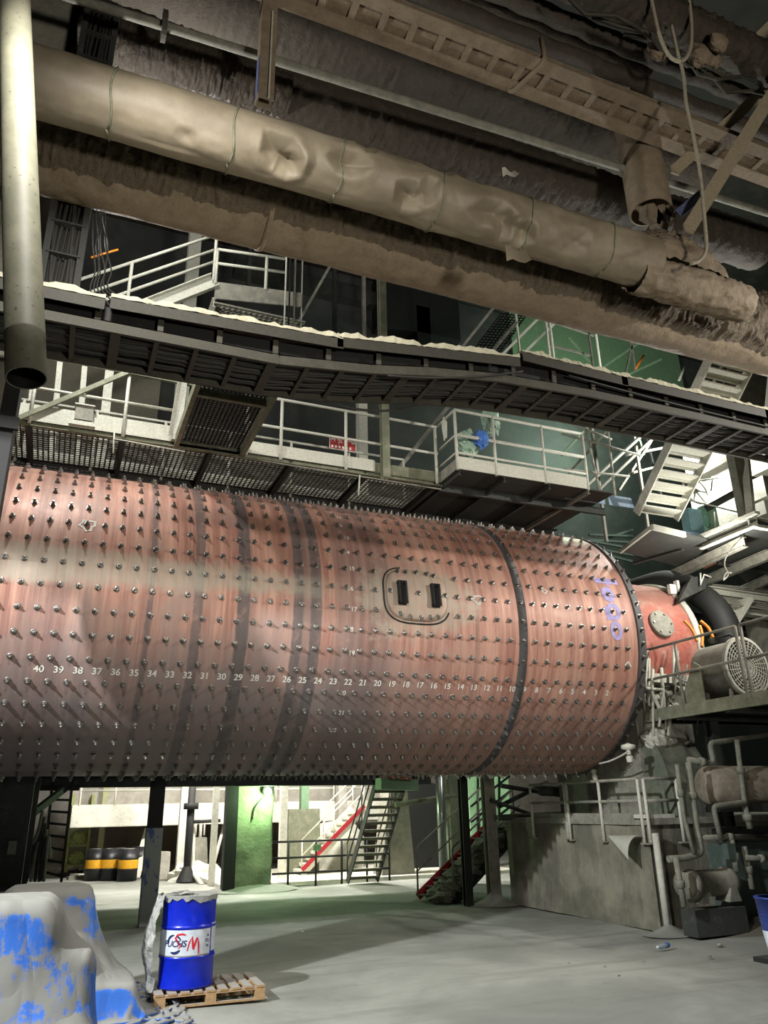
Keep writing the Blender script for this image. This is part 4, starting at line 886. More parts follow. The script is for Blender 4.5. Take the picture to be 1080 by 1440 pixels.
fr = P(1048, 938, Y=9.4); fd = Vector((.03, -1, 0)).normalized()
fan = T('axial_fan', 'grey drum-shaped axial fan with round wire guard', 'fan', (fr.x, fr.y, fz))
RF = .45
part(fan, 'housing', MB().lathe([(RF*.96, -.75), (RF, -.72), (RF, -.04), (RF+.05, -.03), (RF+.05, .02), (RF, .03), (RF*.95, .0), (RF*.95, -.5)], fr, fd, 40), mSteel)
gd_ = part(fan, 'wire_guard', MB().lathe([(RF+.03, .02), (RF+.04, .045), (RF-.01, .05)], fr, fd, 40), mWhite, 'pale wire guard ring')
gx = fd.cross(Vector((0, 0, 1))).normalized(); gz = gx.cross(fd)
m = MB()
for k in range(1, 9): m.tube(arc(fr+fd*.05, RF*k/9, 0, 2*PI*31/32, 31, gx, gz), .0065, 5, closed=True)
for k in range(28):
    a = 2*PI*k/28; m.tube([fr+fd*.055+(gx*math.cos(a)+gz*math.sin(a))*.05, fr+fd*.05+(gx*math.cos(a+.5)+gz*math.sin(a+.5))*RF], .0065, 5)
part(gd_, 'guard_wires', m, mWhite, kind='stuff')
part(fan, 'hub', MB().lathe([(.0, .065), (.06, .065), (.06, .03)], fr, fd, 16).lathe([(.13, -.4), (.13, -.1), (0, -.06)], fr, fd, 18), mSteel)
for k in range(6):
    a = k*PI/3; u_ = gx*math.cos(a)+gz*math.sin(a); v_ = gx*-math.sin(a)+gz*math.cos(a)
    part(fan, 'blade', MB().prism([fr-fd*.2+u_*.12-v_*.05, fr-fd*.2+u_*.36-v_*.1, fr-fd*.12+u_*.36+v_*.1, fr-fd*.12+u_*.12+v_*.05], fd*.01), mDark)
part(fan, 'lifting_handle', MB().tube(bend([fr-fd*.5+gz*RF, fr-fd*.5+gz*(RF+.12), fr-fd*.15+gz*(RF+.12), fr-fd*.15+gz*RF], .05), .02, 8), mBlack)
for s_ in (-1, 1):
    for o_ in (-.62, -.12): part(fan, 'leg', MB().bar(fr+fd*o_+gx*s_*.26-gz*.28, Vector((fr.x+fd.x*o_+gx.x*s_*.3, fr.y+fd.y*o_+gx.y*s_*.3, fz)), .05, .04), mSteel)
# lubrication pipework beside the bearing, pipe by pipe
rr = random.Random(5)
for k in range(10):
    x0 = 905+rr.randint(0, 80); y0 = 905+rr.randint(0, 50); Y = 10.75+.04*k
    pts = [P(x0, y0, Y=Y), P(x0+rr.randint(-5, 5), y0+30+rr.randint(0, 40), Y=Y), P(x0+rr.randint(8, 26), y0+40+rr.randint(0, 40), Y=Y), P(x0+rr.randint(4, 24), 1005+rr.randint(0, 30), Y=Y)]
    one('oil_pipe', ('first', 'second', 'third', 'fourth', 'fifth', 'sixth', 'seventh', 'eighth', 'ninth', 'tenth')[k]+' of the thin pale oil pipes tangled beside the bearing', 'pipe', MB().tube(bend(pts, .08), .018+.006*(k % 3), 8), mWhite if k % 3 else mSteel, group='oil pipes by the bearing')
for k in range(6):
    q = P(912+k*9, 965+(k*17) % 40, Y=11.0)
    t = T('pipe_valve', ('first', 'second', 'third', 'fourth', 'fifth', 'sixth')[k]+' small pale valve from the left below the bearing', 'valve', q, group='small valves by the bearing')
    part(t, 'body', MB().lathe([(.05, -.07), (.07, -.06), (.05, 0), (.07, .06), (.05, .07)], q, (1, 0, 0), 10), mWhite); part(t, 'stem', MB().tube([q, q+Vector((0, 0, .12))], .015, 6), mSteel); part(t, 'wheel', MB().lathe([(.0, .12), (.055, .12), (.055, .135), (0, .135)], q, (0, 0, 1), 12), mSteel)
one('valve_block', 'pale perforated block under the bearing flange', 'block', MB().box(P(913, 985, Y=11.9), (.5, .3, 1.0)), mWhite)
one('white_cloth_heap', 'pale torn cloth lying on top of the foundation by the drum end', 'cloth', crumple(P(925, 1040, Y=11.3), (.28, .25, .2), 4), mWhite)
# ================================================================== FOUNDATION
fX, fY, fZ = 9.12, 10.86, 1.55
def conc_face(o, eu, ev, nu, nv, nrm, amp):
    o, eu, ev, nrm = Vector(o), Vector(eu), Vector(ev), Vector(nrm)
    return MB().grid(lambda u, v: o+eu*u+ev*v+nrm*(amp*fbm((u*eu.length*2.3, v*ev.length*2.3, 5))*min(1, u*8, (1-u)*8, 1)), nu, nv)
fo = T('mill_foundation', 'rough stained concrete foundation block under the drum end', 'foundation', (11, 13, 0))
n = N('streaked_concrete'); p = n.pos(); a = n.noise(p, 1.5, 6, .65); b = n.noise(n.vmul(p, (6, 6, .9)), 1, 5, .7)
c = n.mix(n.step(a, .35, .68), srgb(98, 96, 84), srgb(134, 130, 114)); c = n.mix(n.math('MULTIPLY', n.step(b, .52, .72), .6), c, srgb(78, 76, 66))
n.bump(n.math('ADD', a, b), .6, .04); mStreak = n.out(c, .9)
part(fo, 'side_face', conc_face((fX, fY, 0), (0, 4.45, 0), (0, 0, fZ), 60, 24, (-1, 0, 0), .035), mStreak)
part(fo, 'block', MB().box((fX+2.6, fY+2.25, fZ/2), (5.16, 4.46, fZ-.01)), mStreak)
part(fo, 'cap_slab', MB().box((fX+2.6, fY+2.25, fZ+.05), (5.3, 4.6, .1)), mSteel)
part(fo, 'corner_plate', MB().box((fX+.25, fY+.1, fZ+.12), (.6, .3, .08)), mWhite)
zb = P(1, 1, Y=1).z
for k, (pa, pb) in enumerate(((748, 828), (752, 832))): pass
def side_rail(label, ys, lo=-.28, hi=.71):
    t = T('guard_railing', label, 'railing', (fX-.06, ys[0], fZ+lo), 'railings along the foundation edge')
    for h in (hi, hi-.34): part(t, 'handrail' if h == hi else 'mid_rail', MB().tube([(fX-.06, ys[0], fZ+h), (fX-.06, ys[-1], fZ+h)], .026, 8), mSteel)
    part(t, 'toe_board', MB().box((fX-.02, (ys[0]+ys[-1])/2, fZ+.12), (.012, abs(ys[-1]-ys[0]), .12)), mSteel)
    for y in ys:
        ps = part(t, 'post', MB().tube([(fX-.06, y, fZ+lo), (fX-.06, y, fZ+hi)], .028, 8), mWhite); part(ps, 'foot_plate', MB().box((fX-.05, y, fZ+lo), (.1, .14, .02)), mSteel)
def yat(px, py=1130): return P(px, py, X=fX-.06).y
side_rail('left foundation railing furthest from the fan', [yat(795), yat(747)])
side_rail('middle foundation railing with two bays', [yat(900), yat(844), yat(798)])
ct_ = T('guard_railing', 'short foundation railing round the near corner', 'railing', (9.1, fY-.08, fZ-.28), 'railings along the foundation edge')
for nm, h in (('handrail', .71), ('mid_rail', .37)): part(ct_, nm, MB().tube([(9.08, fY-.08, fZ+h), (9.78, fY-.08, fZ+h)], .026, 8), mSteel)
for x in (9.08, 9.76): part(ct_, 'post', MB().tube([(x, fY-.08, fZ-.28), (x, fY-.08, fZ+.71)], .028, 8), mWhite); part(ct_, 'foot_plate', MB().box((x, fY-.06, fZ-.28), (.14, .1, .02)), mSteel)
sp_ = P(931, 1245, Y=fY-.12)
st = T('corner_standpipe', 'pale upright pipe at the foundation corner standing in a dust mound', 'pipe', (sp_.x, fY-.12, 0))
part(st, 'pipe_body', MB().tube([(sp_.x, fY-.12, 0), (sp_.x, fY-.12, fZ-.12)], .055, 14), mWhite)
part(st, 'dust_mound', MB().grid(lambda u, v: Vector((sp_.x+.45*u*math.cos(2*PI*v), fY-.14+.35*u*math.sin(2*PI*v), .16*(1-u)**1.6+floor_h(sp_.x, fY)+.012)), 8, 20, True, True), mFloor, kind='stuff')
# curled sheet metal on the side face
cs = P(880, 1185, X=fX-.05)
one('curled_sheet', 'curled pale sheet metal scoop on the foundation wall', 'metal sheet', MB().grid(lambda u, v: cs+Vector((-.03-.3*math.sin(u*1.6)*v, .42-.85*v, .1+.03*v-.36*u*u*v)), 12, 12), mWhite)
one('white_fitting', 'small pale valve fitting above the foundation rail', 'fitting', MB().lathe([(.05, 0), (.06, .1), (.04, .12), (.04, .2), (.12, .22), (.12, .28), (.05, .3), (0, .32)], P(886, 1072, X=fX), (0, 0, 1), 12), mWhite)
one('white_fitting', 'second pale fitting leaning lower on the foundation rail', 'fitting', MB().lathe([(.04, 0), (.05, .1), (.03, .14), (.06, .2), (0, .24)], P(838, 1100, X=fX), (0, .2, 1), 12), mWhite)
one('white_hose', 'thin pale hose sagging below the drum end', 'hose', MB().tube(smooth([P(842, 1074, X=9.0), P(858, 1070, X=9.0), P(875, 1062, X=9.0), P(884, 1056, X=9.0)]), .016, 6), mWhite)
# gear casing and motor behind the pipework
gc = T('gear_casing', 'bulky dust-covered gear casing above the foundation', 'casing', (10.2, 10.95, fZ))
def case(u, v):
    a = PI*v; r = .72+.03*fbm((u*4, v*4, 2)); return Vector((9.75+.9*u, 11.45-.62*math.cos(a)*r/.72, fZ+.1+(1.35*math.sin(a)*r/.72)))
part(gc, 'casing_shell', MB().grid(case, 14, 24), dusty('greenish_casing', (92, 98, 84), (132, 130, 114), amt=.4))
part(gc, 'end_cover', MB().prism([case(0, k/16) for k in range(17)], (.03, 0, 0)), dusty('greenish_casing', (92, 98, 84)))
mt0 = P(990, 1105, Y=10.3)
ot = T('oil_tank', 'rounded dusty oil tank behind the grey pipework', 'tank', mt0)
part(ot, 'tank_body', MB().lathe([(0, 0), (.24, .02), (.31, .1), (.31, 2.4)], mt0, (1, .0, .0), 28), dusty('dusty_tank', (112, 102, 88), (140, 132, 116), amt=.5))
part(ot, 'tank_saddle', MB().box(mt0+Vector((.8, 0, -.34)), (1.8, .5, .12)), mDark)
bs = dusty('dull_green_block', (70, 84, 76), (108, 112, 100), amt=.35)
one('plinth', 'dull green concrete plinth behind the pipework at the right', 'plinth', MB().box((12.1, 10.75, .62), (3.6, .5, 1.24)), bs)
one('beam_shelf', 'dark level beam above the green plinth', 'beam', MB().chan((10.0, 10.4, 1.42), (14, 10.4, 1.42), .2, .16, .02), mDark)
pump = P(980, 1245, Y=10.2)
pu = T('motor', 'dust-caked horizontal motor on a low base at the right', 'motor', (pump.x, pump.y, .45))
part(pu, 'motor_body', MB().lathe([(0, -.33), (.2, -.32), (.215, -.27), (.215, -.2), (.19, -.19), (.19, .5), (.21, .52), (.21, .62), (.15, .68), (0, .7)], pump+Vector((.1, 0, .02)), (1, .1, 0), 26), dusty('dusty_motor', (106, 104, 92), (136, 132, 118), amt=.5))
part(pu, 'end_bell', MB().lathe([(0, 0), (.19, .01), (.2, .05), (.2, .09)], pump+Vector((-.3, -.03, .02)), (1, .1, 0), 24), dusty('dusty_motor', (106, 104, 92)))
for dx in (0, .55): part(pu, 'foot', MB().prism([pump+Vector((dx-.1, -.16, -.24)), pump+Vector((dx+.14, -.16, -.24)), pump+Vector((dx+.08, -.16, -.05)), pump+Vector((dx-.04, -.16, -.05))], (0, .3, 0)), mSteel)
part(pu, 'base_frame', MB().box((pump.x+.25, pump.y, .2), (1.0, .3, .36)), mDark)
runs = [ # grey pipework, pixel runs with their distance
 ((968, 1072), (979, 1158), (987, 1200), (962, 1207), (940, 1208), 10.0, .05, 'pipe dropping beside the gear casing with a flanged foot'),
 ((968, 1068), (1004, 1074), (998, 1045), (1080, 1033), None, 10.1, .045, 'stepped pipe running up to the right edge'),
 ((1036, 1040), (1046, 1120), (1048, 1128), (1003, 1134), (1013, 1178), 9.95, .042, 'pipe with a tee below the oil tank'),
 ((985, 1178), (1060, 1176), None, None, None, 10.0, .04, 'level pipe above the motor'),
 ((952, 1075), (962, 1150), (976, 1200), None, None, 9.95, .035, 'thin pipe slanting down left of the dropping pipe'),
 ((950, 1205), (962, 1275), None, None, None, 9.9, .045, 'short upright pipe left of the motor'),
 ((1028, 1180), (1036, 1225), None, None, None, 10.0, .05, 'short pipe rising from the motor'),
 ((1046, 1190), (1058, 1250), None, None, None, 10.05, .045, 'slanting pipe right of the motor'),
 ((1046, 1130), (1055, 1165), None, None, None, 10.0, .05, 'stub pipe under the tee'),
 ((1048, 1206), (1090, 1208), None, None, None, 10.0, .04, 'level pipe running out at the right edge')]
for r_ in runs:
    pts = [P(*q, Y=r_[5]) for q in r_[:5] if q]
    t = T('process_pipe', 'dusty grey '+r_[7], 'pipe', pts[-1], group='grey pipework at the right')
    part(t, 'pipe_run', MB().tube(bend(pts, .09) if len(pts) > 2 else pts, r_[6], 10), dusty('dusty_pipework', (104, 106, 94), (138, 136, 120), amt=.45))
    d = (pts[1]-pts[0]).normalized(); part(t, 'coupling', MB().lathe([(r_[6], -.05), (r_[6]*1.5, -.05), (r_[6]*1.5, .05), (r_[6], .05)], pts[0]+(pts[1]-pts[0])*.55, d, 10), dusty('dusty_pipework', (104, 106, 94)))
one('terminal_box', 'small dull box above the motor', 'box', MB().box(P(1026, 1197, Y=9.98), (.16, .1, .22)), bs)
one('dust_bank', 'sloping bank of dark dust in front of the foundation at the right', 'dust bank', MB().grid(lambda u, v: Vector((9.3+5*u, 9.6+1.4*v, .34*v**1.4*(1+.3*fbm((u*9, v*3, 1)))*min(1, u*5)-.03)), 40, 14), dusty('grey_dust_bank', (96, 92, 78), (112, 108, 94), amt=.4), kind='stuff')
# columns and stair at the back of the drum
def wcol(px, py0, px2, py2, label, mat, wd, dp):
    q = P(px2, py2, Z=0); t = T('steel_column', label, 'column', (q.x, q.y, 0)); 
    part(t, 'column_shaft', MB().chan((q.x, q.y, 0), (q.x, q.y, 6), wd, dp, .03, (0, 1, 0)), mat); return t, q
mBare = dusty('column_grey_with_blue', (120, 124, 126), (138, 138, 130), amt=.45)
t, q = wcol(222, 1100, 206, 1302, 'grey column with blue paint traces behind the barrel', mBlack, .26, .2)
def sleeve(z0, z1): return MB().box((q.x, q.y, (z0+z1)/2), (.29, .23, z1-z0))
n = N('flaking_blue_grey'); p = n.pos(); a = n.noise(n.vmul(p, (1, 1, .6)), 5, 5, .65)
mFlake = n.out(n.mix(n.step(a, .54, .62), srgb(168, 172, 168), srgb(84, 108, 168)), .75)
part(t, 'dusty_sleeve', sleeve(0, 1.62), mFlake, 'lower part in flaking blue and grey')
t, q = wcol(692, 1100, 696, 1272, 'grey column at the near end of the red stair', mSteel, .24, .2)
part(t, 'dust_foot', MB().grid(lambda u, v: Vector((q.x+.6*u*math.cos(2*PI*v), q.y+.5*u*math.sin(2*PI*v), .3*(1-u)**2)), 8, 20, True, True), mFloor, kind='stuff')
t, q = wcol(660, 1100, 659, 1274, 'black column between the red stair and the lattice window', mBlack, .16, .16)
s0, s1 = P(590, 1262, Z=.05), Vector((8.9, 17.6, 2.25))
s0 = Vector((7.35, 15.6, .05)); 
sa = P(588, 1264, Z=0.02); sb = P(684, 1163, Y=sa.y+.3)
rs = T('red_stair', 'dust-buried stair with red stringer climbing beside the columns', 'stairs', sa)
part(rs, 'red_stringer', MB().bar(sa+Vector((0, 0, .05)), sb, .03, .17), mRedS, 'red painted stringer')
off = Vector((.45, -.85, 0))
part(rs, 'near_stringer', MB().bar(sa+off, sb+off, .03, .2), mDark)
rn = (sb-sa)
for k in range(9): q = sa+rn*((k+.4)/9); part(rs, 'tread', MB().prism([q+Vector((-.13, 0, 0)), q+Vector((.15, 0, 0)), q+off+Vector((.15, 0, 0)), q+off+Vector((-.13, 0, 0))], (0, 0, .03)), mSteel)
for o_, mt_ in ((Vector(), mSteel), (off, mSteel)):
    q0, q1 = sa+o_+Vector((0, 0, .05)), sb+o_
    part(rs, 'handrail', MB().tube(bend([q0, q0+Vector((0, 0, .98)), q1+Vector((0, 0, .95))], .08), .022, 8), mt_)
    part(rs, 'mid_rail', MB().tube([q0+Vector((0, 0, .5)), q1+Vector((0, 0, .48))], .018, 8), mt_)
    for f in (.45, .9): q = q0+(q1-q0)*f; part(rs, 'rail_post', MB().tube([q, q+Vector((0, 0, .95))], .02, 8), mt_)
for k in range(9):
    q = sa+rn*((k+.2)/9)+off*.62+Vector((.02, 0, .06)); one('dust_lump', ('lowest', 'second', 'third', 'fourth', 'fifth', 'sixth', 'seventh', 'eighth', 'highest')[k]+' lump of caked dust from below on the red stair', 'dust lump', crumple(q, (.34, .36, .19), k*3.1, 14, 16, .45), mDustDk if False else mSteel, group='dust lumps on the red stair')
# ================================================================== LIT HALL UNDER AND BEHIND THE DRUM
mHW = dusty('hall_white_paint', (208, 206, 192), (220, 216, 200), amt=.5, scale=3)
gpX0, gpX1, gpY = P(328, 1248, Z=0).x, P(383, 1244, Z=0).x, 21.6
gpl = T('concrete_pillar', 'thick rough concrete pillar lit green by the lamp', 'pillar', ((gpX0+gpX1)/2, gpY, 0))
gx0, gx1 = P(341, 1240, Y=gpY-.5).x, P(381, 1240, Y=gpY-.5).x
n = N('rough_green_plaster'); p = n.pos(); a = n.noise(p, 1.8, 6, .65, .5); b = n.noise(p, 14, 4, .6)
n.bump(n.math('ADD', a, n.math('MULTIPLY', b, .5)), .7, .05); mGP = n.out(n.mix(n.step(a, .35, .65), srgb(104, 116, 92), srgb(134, 142, 116)), .9)
def pil(u, v):
    a = v*4; k = int(a) % 4; f = a-int(a); cs = [(gx0-.28, gpY-.5), (gx1, gpY-.5), (gx1, gpY+.5), (gx0-.28, gpY+.5)]
    (x0, y0), (x1, y1) = cs[k], cs[(k+1) % 4]; z = 2.7*u; x, y = x0+(x1-x0)*f, y0+(y1-y0)*f
    nn = .03*fbm((x*2.2, z*2.2, y*2)); return Vector((x+nn, y+nn, z))
part(gpl, 'shaft', MB().grid(pil, 28, 64, True, True), mGP)
part(gpl, 'corner_casing', MB().box((gx0-.36, gpY-.42, 1.35), (.3, .3, 2.7)), mBlack, 'dark flaking corner strip')
part(gpl, 'dust_base', MB().grid(lambda u, v: Vector(((gx0+gx1)/2+1.15*u*math.cos(2*PI*v), gpY-.1+1.1*u*math.sin(2*PI*v), .2*(1-u)**.8*(1+.2*fbm((u*5, v*9, 0))))), 10, 28, True, True), mFloor, kind='stuff')
lmp = P(377, 1113, Y=gpY-.75)
lm = T('wall_lamp', 'glowing green-white bulkhead lamp on a bent arm at the pillar', 'lamp', lmp)
part(lm, 'lamp_glass', MB().lathe([(0, -.09), (.07, -.07), (.1, 0), (.07, .07), (0, .09)], lmp, (.8, -.3, .45), 16), plain('lamp_glow', (240, 255, 245), .4, 0, (.7, 1, .8, 1), 26))
part(lm, 'lamp_arm', MB().tube(smooth([lmp+Vector((0, .1, -.04)), P(362, 1130, Y=gpY-.6), P(357, 1140, Y=gpY-.55), P(355, 1152, Y=gpY-.53)]), .018, 8), mDark)
part(lm, 'lamp_hood', MB().lathe([(.12, 0), (.1, .06), (.03, .09)], lmp+Vector((-.04, .06, .03)), (-.8, .3, .45), 16), mDark)
lamp('green_bulkhead', 'POINT', lmp+Vector((-.08, -.22, -.06)), (0, 0, 0), 165, (.62, 1, .5), .08)
# far floor beam with railing (upper gallery of the hall)
by = 27.5
z0, z1 = P(140, 1163, Y=by).z, P(140, 1133, Y=by).z
hb_ = T('hall_gallery', 'long white edge beam of the far hall gallery', 'gallery', (6, by, z0))
part(hb_, 'edge_beam', MB().chan((0.8, by, (z0+z1)/2), (13, by, (z0+z1)/2), .2, z1-z0, .04, kind='C'), mHW)
part(hb_, 'face_plate', MB().box((6.9, by-.1, (z0+z1)/2), (12.2, .02, z1-z0-.04)), mHW)
part(hb_, 'deck', MB().box((6.9, by+1.5, z1), (12.2, 3, .06)), mHW)
railing('far white railing on the hall gallery', [(1.0, by, z1), (12.6, by, z1)], [k/11 for k in range(12)], (.45, .9), mHW, .03)
part(hb_, 'parapet', MB().box((6.9, by+2.6, z1+.7), (12.2, .1, 1.6)), mHall)
# posts in the hall
for k, (px, py, wd, Y, lab, mt_) in enumerate(((396, 1240, .2, 23.4, 'white square post right of the green pillar', mHW), (297, 1245, .16, 23.2, 'slim white post left of the green pillar', mHW), (252, 1232, .24, 26, 'pale post with a flared foot in the lit hall', mHW), (428, 1100, .25, 25, 'green post above the far stair', mGreen), (480, 1230, .3, 26.8, 'broad pale post behind the far stair', mHall), (143, 1170, .18, 29.5, 'thin yellowish post behind the black and yellow drums', dusty('yellowish', (168, 170, 120))))):
    q = P(px, py, Y=Y); one('hall_post', lab, 'post', MB().box((q.x, Y, 3.15), (wd, wd, 6.3)), mt_, group='posts in the lit hall')
q = P(262, 1236, Y=25); dp = T('down_pipe', 'black flanged down pipe in the lit hall', 'pipe', (q.x, 25, 0))
part(dp, 'pipe_body', MB().tube([(q.x, 25, 0), (q.x, 25, 2.7)], .11, 14), mBlack); part(dp, 'flange', MB().lathe([(.0, 0), (.22, 0), (.22, .18), (0, .18)], (q.x, 25, 1.95), (0, 0, 1), 14), mBlack)
part(dp, 'branch_pipe', MB().tube([(q.x, 25, 1.6), (q.x+.9, 25, 1.62)], .05, 8), mBlack); part(dp, 'boot', MB().lathe([(.3, 0), (.13, .35), (.11, .4)], (q.x, 25, 0), (0, 0, 1), 14), mBlack)
one('drain_pipe', 'white bent drain pipe at the foot of the hall post', 'pipe', MB().tube(bend([P(272, 1150, Y=25.2), P(270, 1225, Y=25.2), P(285, 1246, Y=24)], .3), .07, 10), mHW)
q = P(268, 1180, Y=27.2); one('pipe_cluster', 'white bundle of short pipes hanging in the lit hall', 'pipes', MB().tube([q, q+Vector((0, 0, .8))], .05, 8).tube([q+Vector((.14, 0, .1)), q+Vector((.14, 0, .8))], .04, 8).tube([q+Vector((.3, 0, -.05)), q+Vector((.3, 0, .7))], .05, 8).tube([q+Vector((.42, 0, .1)), q+Vector((.42, 0, .65))], .03, 8), mHW)
q = P(272, 1200, Y=27); one('hall_pedestal', 'pale concrete pedestal in the lit hall', 'pedestal', MB().prism([(q.x-.3, 27, 0), (q.x+.5, 27, 0), (q.x+.4, 27, 1.1), (q.x-.25, 27, 1.1)], (0, .8, 0)), mConc)
one('rubble_heap', 'low pale rubble heap on the lit hall floor', 'rubble', crumple(P(275, 1222, Y=25.5)+Vector((0, 0, -.2)), (.8, .4, .35), 2), mHW, kind='stuff')
for k, (x0, y0, x1, y1) in enumerate(((318, 1150, 306, 1195), (210, 1165, 200, 1200))):
    one('leaning_pole', ('thin white pole leaning in the lit hall by the pillar', 'grey plank leaning in the hall above the drums')[k], 'pole', MB().bar(P(x0, y0, Y=28), P(x0, y0, Y=28)+(P(x1, y1, Y=27.6)-P(x0, y0, Y=28))*(P(x0, y0, Y=28).z/(P(x0, y0, Y=28).z-P(x1, y1, Y=27.6).z)), .08+.2*k, .06), mHW)
one('hall_bin', 'pale upright bin beside the blue-grey column', 'bin', MB().prism([(P(222, 1228, Y=26).x, 26, 0), (P(238, 1228, Y=26).x, 26, 0), P(240, 1198, Y=26), P(222, 1198, Y=26)], (0, .5, 0)), mHall)
one('hall_partition', 'brown partition wall behind the drums in the hall', 'partition', MB().box((4.3, 33, 1.6), (4.6, .1, 3.2)), dusty('brown_partition', (112, 100, 86), amt=.2))
one('hall_partition', 'brown partition wall between the posts and the green pillar', 'partition', MB().box((8.5, 31.5, 1.0), (2.6, .1, 2.1)), dusty('brown_partition', (112, 100, 86)))
# drums, black with yellow belts
mDk, mYel = plain('drum_black', (26, 27, 30), .45), plain('drum_yellow', (224, 164, 34), .5)
dm = T('oil_drum', '', 'drum', (0, 0, 0), 'black and yellow drums in the hall')
dr = .29
part(dm, 'body', MB().lathe([(0, 0), (dr, 0), (dr, .28), (dr+.012, .3), (dr, .32), (dr, .58), (dr+.012, .6), (dr, .62), (dr, .88), (dr-.02, .86), (0, .86)], n=24), mDk)
part(dm, 'yellow_belt', MB().lathe([(dr+.004, .33), (dr+.005, .34), (dr+.005, .56), (dr+.004, .57)], n=24), mYel)
part(dm, 'lid_dust', MB().lathe([(dr-.02, .865), (0, .875)], n=24), mHW)
def copy_tree(o, parent=None):
    c = o.copy(); COL.objects.link(c); c.parent = parent
    for chd in list(o.children): copy_tree(chd, c)
    return c
dl_ = ((132, 1235, 'leftmost black and yellow drum'), (152, 1237, 'second black and yellow drum from the left'), (166, 1236, 'third black and yellow drum, half hidden'), (178, 1238, 'frontmost black and yellow drum with a full belt'), (196, 1234, 'rightmost black and yellow drum beside the column'))
for k, (px, py, lab) in enumerate(dl_):
    o = dm if k == 0 else copy_tree(dm); q = P(px, py, Z=0); o.location = (q.x, min(27.3, q.y)+(.5 if k == 4 else 0), 0); o.location.x = P(px, py, Y=o.location.y).x; o['label'] = lab
# yellow-green shelving and debris
sh = T('shelf_rack', 'yellow-green lit shelving rack with stuffed shelves', 'shelf', (1.0, 30, 0))
sx0, sx1 = P(96, 1180, Y=30).x, P(124, 1180, Y=30).x; yg = dusty('yellow_green', (150, 160, 92), (176, 182, 120), amt=.4)
for xx in (sx0, sx1): part(sh, 'upright', MB().box((xx, 30, 1.25), (.08, .6, 2.5)), yg)
for zz in (.3, .9, 1.45, 2.1): part(sh, 'shelf_board', MB().box(((sx0+sx1)/2, 30, zz), (sx1-sx0, .6, .06)), yg)
for k, zz in enumerate((.33, .93, 1.48)): part(sh, 'stored_bundle', crumple(((sx0+sx1)/2, 29.8, zz+.2), ((sx1-sx0)*.42, .25, .22), k*2.2, 10, 14), yg)
for k in range(8):
    q = P(92+k*5.5, 1222+(k*7) % 12, Z=.05); 
    one('scrap_piece', ('first', 'second', 'third', 'fourth', 'fifth', 'sixth', 'seventh', 'eighth')[k]+' piece of scrap from the left on the floor before the drums', 'scrap', MB().box(q, (.5+.3*(k % 3), .2, .1), k*.7), (mHW, mDark, mSteel)[k % 3], group='scrap before the drums')
# dark ladder and machinery at the left
la0, la1, lb0_, lb1_ = P(61, 1226, Y=17), P(73, 1108, Y=17), P(87, 1232, Y=17), P(101, 1108, Y=17)
ld_ = T('dark_ladder', 'dark leaning ladder left under the drum', 'ladder', la0)
for a_, b_ in ((la0, la1), (lb0_, lb1_)): part(ld_, 'rail', MB().bar(a_-(b_-a_)*.1, b_+(b_-a_)*.3, .06, .05), mBlack)
for k in range(8): f = k/7; part(ld_, 'rung', MB().tube([la0+(la1-la0)*f, lb0_+(lb1_-lb0_)*f], .025, 6), mBlack)
one('cross_beam', 'dark beam across the ladder head under the drum', 'beam', MB().bar(P(40, 1108, Y=17.1), P(112, 1108, Y=17.1), .1, .1), mBlack)
one('diagonal_brace', 'dark diagonal brace beside the ladder', 'brace', MB().bar(P(38, 1150, Y=15.7), P(92, 1108, Y=17.0), .08, .12), mBlack)
one('left_pier', 'dark grey-green pier left of the ladder under the drum', 'pier', MB().box((P(10, 1150, Y=15).x-.4, 15, 1.3), (1.5, .8, 2.6)), mDark)
one('left_pier', 'narrow dark pier next to the ladder', 'pier', MB().box((P(38, 1150, Y=15.6).x, 15.6, 1.3), (.28, .4, 2.6)), mDark)
for k in range(7):
    pts = smooth([P(25+k*6, 1240, Y=15.8), P(38+k*5, 1200-k*4, Y=15.9), P(52+k*3, 1175+k*5, Y=16), P(60+k*2, 1140+k*9, Y=16.1)])
    one('coiled_hose', ('first', 'second', 'third', 'fourth', 'fifth', 'sixth', 'seventh')[k]+' of the dark hoses piled at the ladder foot', 'hose', MB().tube(pts, .03, 7), mDark if k % 3 else mSteel, group='hoses at the ladder foot')
one('switch_box', 'small pale switch box on the left pier', 'box', MB().box(P(17, 1192, Y=14.57), (.12, .08, .2)), mSteel)
# railing in front of the far stair
rl0, rl1 = P(382, 1242, Z=0), P(548, 1232, Z=0)
rl0, rl1 = Vector((P(382, 1242, Y=21.9).x, 21.9, 0)), Vector((P(548, 1240, Y=21.9).x, 21.9, 0))
railing('dark three-bar railing in front of the far stair', [rl0, rl1], [.13, .36, .58, .8, 1], (.3, .68, 1.08), mBlack, .028)
one('notice_plate', 'small dark green plate hung on the three-bar railing', 'plate', MB().box(P(446, 1192, Y=21.86), (.22, .03, .16)), mGreen)
one('hall_kerb', 'pale raised kerb behind the three-bar railing', 'kerb', MB().box((9, 24.5, .03), (9, 5, .1)), mHW)
fs0, fs1 = P(424, 1232, Y=24), P(512, 1138, Y=24)
fst = stair('far pale stair with a red stringer behind the railing', Vector((fs0.x, 24, .1)), Vector((fs1.x, 24, fs1.z)), 1.0, 11, mHW, mHW, (0, 1, 0), .25, True, mHW, .2)
part(fst, 'red_stringer', MB().bar(Vector((fs0.x, 23.95, .22)), Vector((fs1.x, 23.95, fs1.z+.1)), .03, .12), mRedS)
t0, t1 = P(492, 1234, Y=21.2), P(527, 1110, Y=19.6)
stair('dark steep ship ladder with slatted treads', Vector((t0.x, 21.4, .05)), Vector((P(530, 1100, Y=19.8).x, 19.8, 2.6)), .85, 13, mDark, mOliv, (1, 0, 0), .2, True, mDark, .16)
